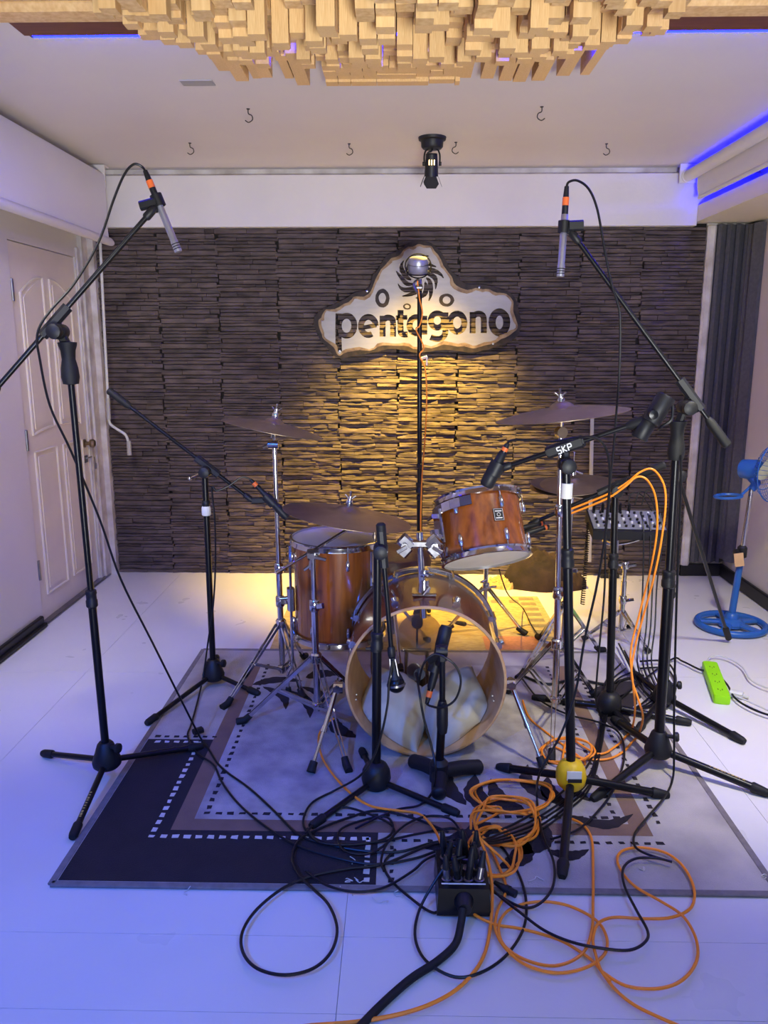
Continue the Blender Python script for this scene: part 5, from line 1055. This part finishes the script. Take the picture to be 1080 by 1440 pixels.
for j in range(3):
    for i in range(4):
        x = bx0 + .026 + i * (bx1 - bx0 - .052) / 3; y = y0 + .048 + j * .042
        m = MB(); m.lathe([(.013, 0), (.013, .003), (.0105, .004)], (x, y, hb), (0, 0, 1), 16); so_ = build(m, 'socket', dull_steel, sb)
        if (i, j) in ((0, 0), (1, 0), (2, 0), (3, 0), (0, 1), (1, 1), (3, 1), (0, 2), (2, 2), (3, 2)):
            tl = Vector((random.uniform(-.012, .012), random.uniform(-.006, .024), random.uniform(.048, .066)))
            m = MB(); b0 = Vector((x, y, hb + .003)); m.tube([b0, b0 + tl * .55], .0092, 12); pl = build(m, 'plug_shell', dull_steel if k % 3 == 0 else black_metal, sb)
            m = MB(); m.tube([b0 + tl * .52, b0 + tl * .6, b0 + tl, b0 + tl * 1.25], [.0096, .0098, .007, .005], 12); build(m, 'plug_boot', black_plastic, pl); k += 1
# loose plug lying on the floor
m = MB(); q = fl(713, 1250, .02); m.tube([q + Vector((-.03, .02, .004)), q + Vector((-.005, 0, 0)), q + Vector((.02, -.02, 0))], [.005, .010, .010], 12); m.lathe([(.012, 0), (.012, .012)], q + Vector((-.004, 0, 0)), (1, -.8, 0), 14); tag(build(m, 'cable_plug', black_plastic), 'loose black cable plug on the floor just beside the stage box', 'plug')

# ================================================================== MIXER, FAN, POWER STRIP, CLOTH HEAP
mx = thing('audio_mixer', at(882, 745, 3.5), 'small pale audio mixer full of knobs on a chrome stand', 'mixer')
mc = at(880, 738, 3.52); ux = Vector((1, -.06, 0)).normalized(); uy = Vector((.06, 1, .18)).normalized(); uz = ux.cross(uy)
def MP(a, b, c): return mc + ux * a + uy * b + uz * c
hw, hdp = .165, .105
m = MB(); m.add([MP(*p) for p in ((-hw, -hdp, -.03), (hw, -hdp, -.03), (hw, hdp, -.03), (-hw, hdp, -.03), (-hw, -hdp, .012), (hw, -hdp, .012), (hw, hdp, .03), (-hw, hdp, .03))], [(0, 3, 2, 1), (4, 5, 6, 7), (0, 1, 5, 4), (1, 2, 6, 5), (2, 3, 7, 6), (3, 0, 4, 7)]); build(m, 'case', black_plastic, mx)
m = MB(); m.add([MP(*p) for p in ((-hw + .006, -hdp + .02, .0145), (hw - .006, -hdp + .02, .0145), (hw - .006, hdp - .006, .0302), (-hw + .006, hdp - .006, .0302), (-hw + .006, -hdp + .02, .016), (hw - .006, -hdp + .02, .016), (hw - .006, hdp - .006, .032), (-hw + .006, hdp - .006, .032))], [(0, 3, 2, 1), (4, 5, 6, 7), (0, 1, 5, 4), (1, 2, 6, 5), (2, 3, 7, 6), (3, 0, 4, 7)]); build(m, 'control_panel', mixer_panel, mx)
for i in range(10):
    for j in range(5):
        x = -hw + .028 + i * .031; y = -hdp + .04 + j * .033; z = .0155 + (y + hdp) * .08; m = MB()
        m.lathe([(.006, 0), (.0055, .009), (.001, .0095)], MP(x, y, z), uz, 8); build(m, 'knob', black_plastic if (i + j) % 3 else white_print, mx)
for i in range(5):
    m = MB(); x = -hw + .03 + i * .04; p = MP(x, hdp - .03, .03); m.tube([p, p + uz * .035, p + uz * .045 + uy * .005], [.007, .007, .004], 8); build(m, 'inserted_plug', black_metal, mx)
for i in range(3): cable('patch_cable', ('short black patch cable arching over the mixer knobs', 'black patch cable looping behind the mixer plugs', 'black patch cable drooping off the mixer corner')[i], [MP(.02 + i * .03, hdp - .03, .07), MP(.03 + i * .035, hdp - .02, .12 + .01 * i), MP(.08 + i * .03, hdp - .01, .11), MP(.13 + .02 * i, hdp - .03 + .01 * i, .04)], .0032, black_cable)
ms = thing('mixer_stand', (mc.x, 3.53, 0), 'chrome snare-type stand carrying the small mixer', 'stand')
q = Vector((mc.x + .012, 3.53, 0)); ztop = mc.z - .045
m = MB(); m.cyl(q + Vector((0, 0, .05)), q + Vector((0, 0, .30)), .0125, n=14); build(m, 'lower_tube', chrome, ms)
m = MB(); m.tube(cat_rom([q + Vector((0, 0, .28)), q + Vector((0, 0, .36)), q + Vector((-.006, 0, .38)), q + Vector((-.04, 0, .385)), q + Vector((-.045, 0, .41)), q + Vector((-.045, 0, ztop - .03))], 4), .010, 12); build(m, 'upper_tube', chrome, ms)
for z in (.21, .38): m = MB(); m.lathe([(.017, -.018), (.02, 0), (.017, .018)], q + Vector((0, 0, z)), (0, 0, 1), 14); m.bar(q + Vector((.012, -.014, z)), q + Vector((.045, -.02, z + .008)), .012, .014); build(m, 'tube_clamp', chrome, ms)
for a in (R(0), R(130), R(230)):
    h = Vector((math.cos(a), math.sin(a), 0)); p0 = q + Vector((-.045, 0, ztop - .05)); m = MB(); m.tube(cat_rom([p0, p0 + h * .06 + Vector((0, 0, .01)), p0 + h * .13 + Vector((0, 0, .035)), p0 + h * .14 + Vector((0, 0, .05))], 4), .006, 8); build(m, 'basket_arm', chrome, ms)
for a in (R(-60), R(60), R(180)):
    h = Vector((math.cos(a), math.sin(a), 0)); f = q + h * .17; s = Vector((-h.y, h.x, 0)); m = MB()
    for k in (-1, 1): m.bar(q + Vector((0, 0, .16)) + s * .01 * k, f + Vector((0, 0, .02)) + s * .005 * k, .003, .012); m.bar(q + Vector((0, 0, .06)) + s * .012 * k, q + h * .09 + Vector((0, 0, .09)) + s * .008 * k, .003, .01)
    lg = build(m, 'leg', chrome, ms); m = MB(); m.tube([f + Vector((0, 0, .028)) - h * .02, f + Vector((0, 0, .013)) + h * .01], [.011, .014], 10); build(m, 'rubber_foot', black_rubber, lg)
# fan
FB = Vector((1.655, 3.74, 0)); fan = thing('pedestal_fan', FB, 'blue pedestal fan with wheel-shaped base beside the white wall', 'fan')
m = MB(); m.ring(FB + Vector((0, 0, .018)), (0, 0, 1), .158, .0165, 40, 10); rim_ = build(m, 'base_rim', fan_blue, fan)
m = MB(); m.lathe([(.062, .012), (.064, .026), (.05, .04), (.034, .05), (.03, .07), (.022, .078), (.001, .08)], FB, (0, 0, 1), 24); build(m, 'base_hub', fan_blue, fan)
for k in range(5):
    a = R(18 + 72 * k); h = Vector((math.cos(a), math.sin(a), 0)); m = MB(); m.bar(FB + h * .045 + Vector((0, 0, .026)), FB + h * .152 + Vector((0, 0, .018)), .042, .018, ch=.35); build(m, 'base_spoke', fan_blue, fan)
FT = Vector((1.69, 3.74, .70)); pm_ = FB + (FT - FB) * .56
m = MB(); m.cyl(FB + Vector((0, 0, .07)), pm_, .017, .015, 16); build(m, 'lower_pole', fan_blue, fan)
m = MB(); m.cyl(pm_, FT, .0105, n=14); build(m, 'upper_pole', chrome, fan)
m = MB(); m.lathe([(.018, -.03), (.023, -.026), (.023, .02), (.014, .03)], pm_, (0, 0, 1), 16); m.lathe([(.008, 0), (.016, .01), (.016, .022), (.01, .026)], pm_ + Vector((-.02, -.01, 0)), (-1, -.4, 0), 10); build(m, 'height_knob', black_plastic, fan)
m = MB(); q = pm_ + Vector((-.012, -.035, -.03)); m.bar(q + Vector((-.02, 0, .03)), q + Vector((-.01, -.004, -.035)), .045, .003, up=(0, 1, 0), ch=.1); build(m, 'card_tag', tag_card, fan)
fd = Vector((.55, -.80, .02)).normalized(); FCN = Vector((1.775, 3.70, .79)); fa, fb2, _ = frame(fd)
m = MB(); m.tube([FCN - fd * .17, FCN - fd * .165, FCN - fd * .09, FCN - fd * .06], [.03, .046, .052, .035], 20); build(m, 'motor_housing', fan_blue, fan)
m = MB(); q = FCN - fd * .12; m.tube([FT, FT + Vector((.02, 0, .03)), q + Vector((0, 0, -.03))], [.018, .022, .024], 12); build(m, 'tilt_neck', fan_blue, fan)
m = MB()
for k in range(36):
    a = 2 * math.pi * k / 36; h = fa * math.cos(a) + fb2 * math.sin(a)
    for sgn, dep in ((1, .055), (-1, .06)):
        m.tube([FCN + h * .03 + fd * sgn * dep, FCN + h * .075 + fd * sgn * dep * .9, FCN + h * .115 + fd * sgn * dep * .6, FCN + h * .142], .0011, 4)
for r_, dz in ((.143, 0), (.03, .055), (.03, -.06), (.09, .048), (.09, -.05)): m.ring(FCN + fd * dz, fd, r_, .003 if r_ > .14 else .0018, 40, 6)
tag(build(m, 'wire_guard', fan_blue, fan), kind='stuff')
m = MB(); m.lathe([(.001, .058), (.028, .056), (.03, .05), (.001, .049)], FCN, fd, 20); build(m, 'guard_badge', fan_blade, fan)
m = MB(); m.lathe([(.001, .03), (.02, .026), (.022, -.02), (.001, -.022)], FCN, fd, 16); build(m, 'blade_hub', fan_blue, fan)
for k in range(3):
    a0 = 2 * math.pi * k / 3; vs_, fs_ = [], []
    for i in range(7):
        t = i / 6; r_ = .018 + .108 * t; half = .28 + .32 * math.sin(math.pi * (.2 + .75 * t))
        for s in (-1, 0, 1):
            an = a0 + s * half + .25 * t; h = fa * math.cos(an) + fb2 * math.sin(an); vs_.append(FCN + h * r_ + fd * (.016 * s))
    for i in range(6):
        for j in range(2): fs_.append((i * 3 + j, i * 3 + j + 1, (i + 1) * 3 + j + 1, (i + 1) * 3 + j))
    n_ = len(vs_); vs2 = vs_ + [p - fd * .002 for p in vs_]; fs2 = fs_ + [tuple(i + n_ for i in f[::-1]) for f in fs_]
    m = MB(); m.add(vs2, fs2); build(m, 'fan_blade', fan_blade, fan)
m = MB(); q = at(1024, 698, 3.74); lp = [q + Vector((.062 * math.cos(2 * math.pi * i / 20), .05 * math.sin(2 * math.pi * i / 20), .004 * math.cos(2 * math.pi * i / 20))) for i in range(20)]; m.tube(lp, .007, 8, closed=True); m.bar(q + Vector((.055, 0, 0)), FT + Vector((.0, 0, .02)), .012, .012); build(m, 'carry_loop', fan_blue, fan)
# power strip
A_ = fl(998, 943); B_ = fl(1014, 988); ps = thing('power_strip', A_ * .5 + B_ * .5, 'lime green power strip lying on the white floor', 'power strip')
d = (B_ - A_).normalized(); s = Vector((-d.y, d.x, 0)); m = MB(); W2 = .032; poly = []
for k in range(20):
    a = 2 * math.pi * k / 20; ce = A_ if math.cos(a) < 0 else B_; off = d * math.copysign(abs(math.cos(a)) ** .5, math.cos(a)) * W2 * .6 + s * math.copysign(abs(math.sin(a)) ** .5, math.sin(a)) * W2; poly.append((ce, off))
m.loft([[c + o_ * k2 + Vector((0, 0, z)) for c, o_ in poly] for z, k2 in ((.001, .96), (.006, 1.0), (.03, 1.0), (.036, .9))]); build(m, 'strip_body', green_plastic, ps)
for k in range(4):
    c = A_ + (B_ - A_) * (.14 + .24 * k) + Vector((0, 0, .0362)); m = MB()
    for q in (-.008, .008): m.bar(c + s * q - d * .006, c + s * q + d * .006, .003, .0008)
    m.lathe([(.0025, 0), (.0025, .0006)], c + d * .012, (0, 0, 1), 8); build(m, 'outlet', black_plastic, ps)
# dark cloth heap by the wall
def heap(c, rx, ry, h, seed, name, label, material, cat):
    n, k = 40, 18; vs_, fs_ = [], []
    for j in range(k + 1):
        t = j / k; rr = math.sin(t * math.pi / 2) ; zz = h * math.cos(t * math.pi / 2) ** .8 if j < k else 0
        for i in range(n):
            a = 2 * math.pi * i / n; w = 1 + .25 * noise.noise(Vector((math.cos(a) * 1.3 + seed, math.sin(a) * 1.3, t)))
            fold = .03 * noise.noise(Vector((math.cos(a) * rr * 5 + seed, math.sin(a) * rr * 9, seed))) * (1 if j < k else 0) + .014 * math.sin(9 * rr * math.cos(a) + 6 * rr * math.sin(a) + seed) * (1 - t)
            vs_.append((c[0] + rx * rr * w * math.cos(a), c[1] + ry * rr * w * math.sin(a), max(.001, zz + fold)))
    for j in range(k):
        for i in range(n): fs_.append((j * n + i, j * n + (i + 1) % n, (j + 1) * n + (i + 1) % n, (j + 1) * n + i))
    fs_.append(tuple(k * n + i for i in range(n))[::-1]); fs_.append(tuple(range(n)))
    m = MB(); m.add(vs_, fs_); tag(build(m, name, material, sharp=70), label, cat)
heap((.80, 4.42, 0), .20, .13, .20, 2.2, 'coat', 'crumpled dark brown coat heaped on the floor against the slate wall', dark_cloth, 'coat')
heap((.98, 4.40, 0), .10, .09, .085, 7.7, 'cloth_bag', 'small limp black bag on the floor beside the crumpled coat', dark_cloth, 'bag')
heap((.60, 4.40, 0), .10, .07, .05, 4.1, 'cloth_sack', 'pale tan cloth scrap tucked beside the crumpled coat', straw, 'cloth')
m = MB(); q = fl(855, 812); m.bar(q + Vector((-.05, 0, .014)), q + Vector((.06, 0, .014)), .05, .026); m.cyl(q + Vector((.02, -.01, .03)), q + Vector((.02, -.01, .036)), .008, n=10); tag(build(m, 'effect_pedal', black_plastic), 'flat black pedal box on the floor against the slate wall', 'pedal')
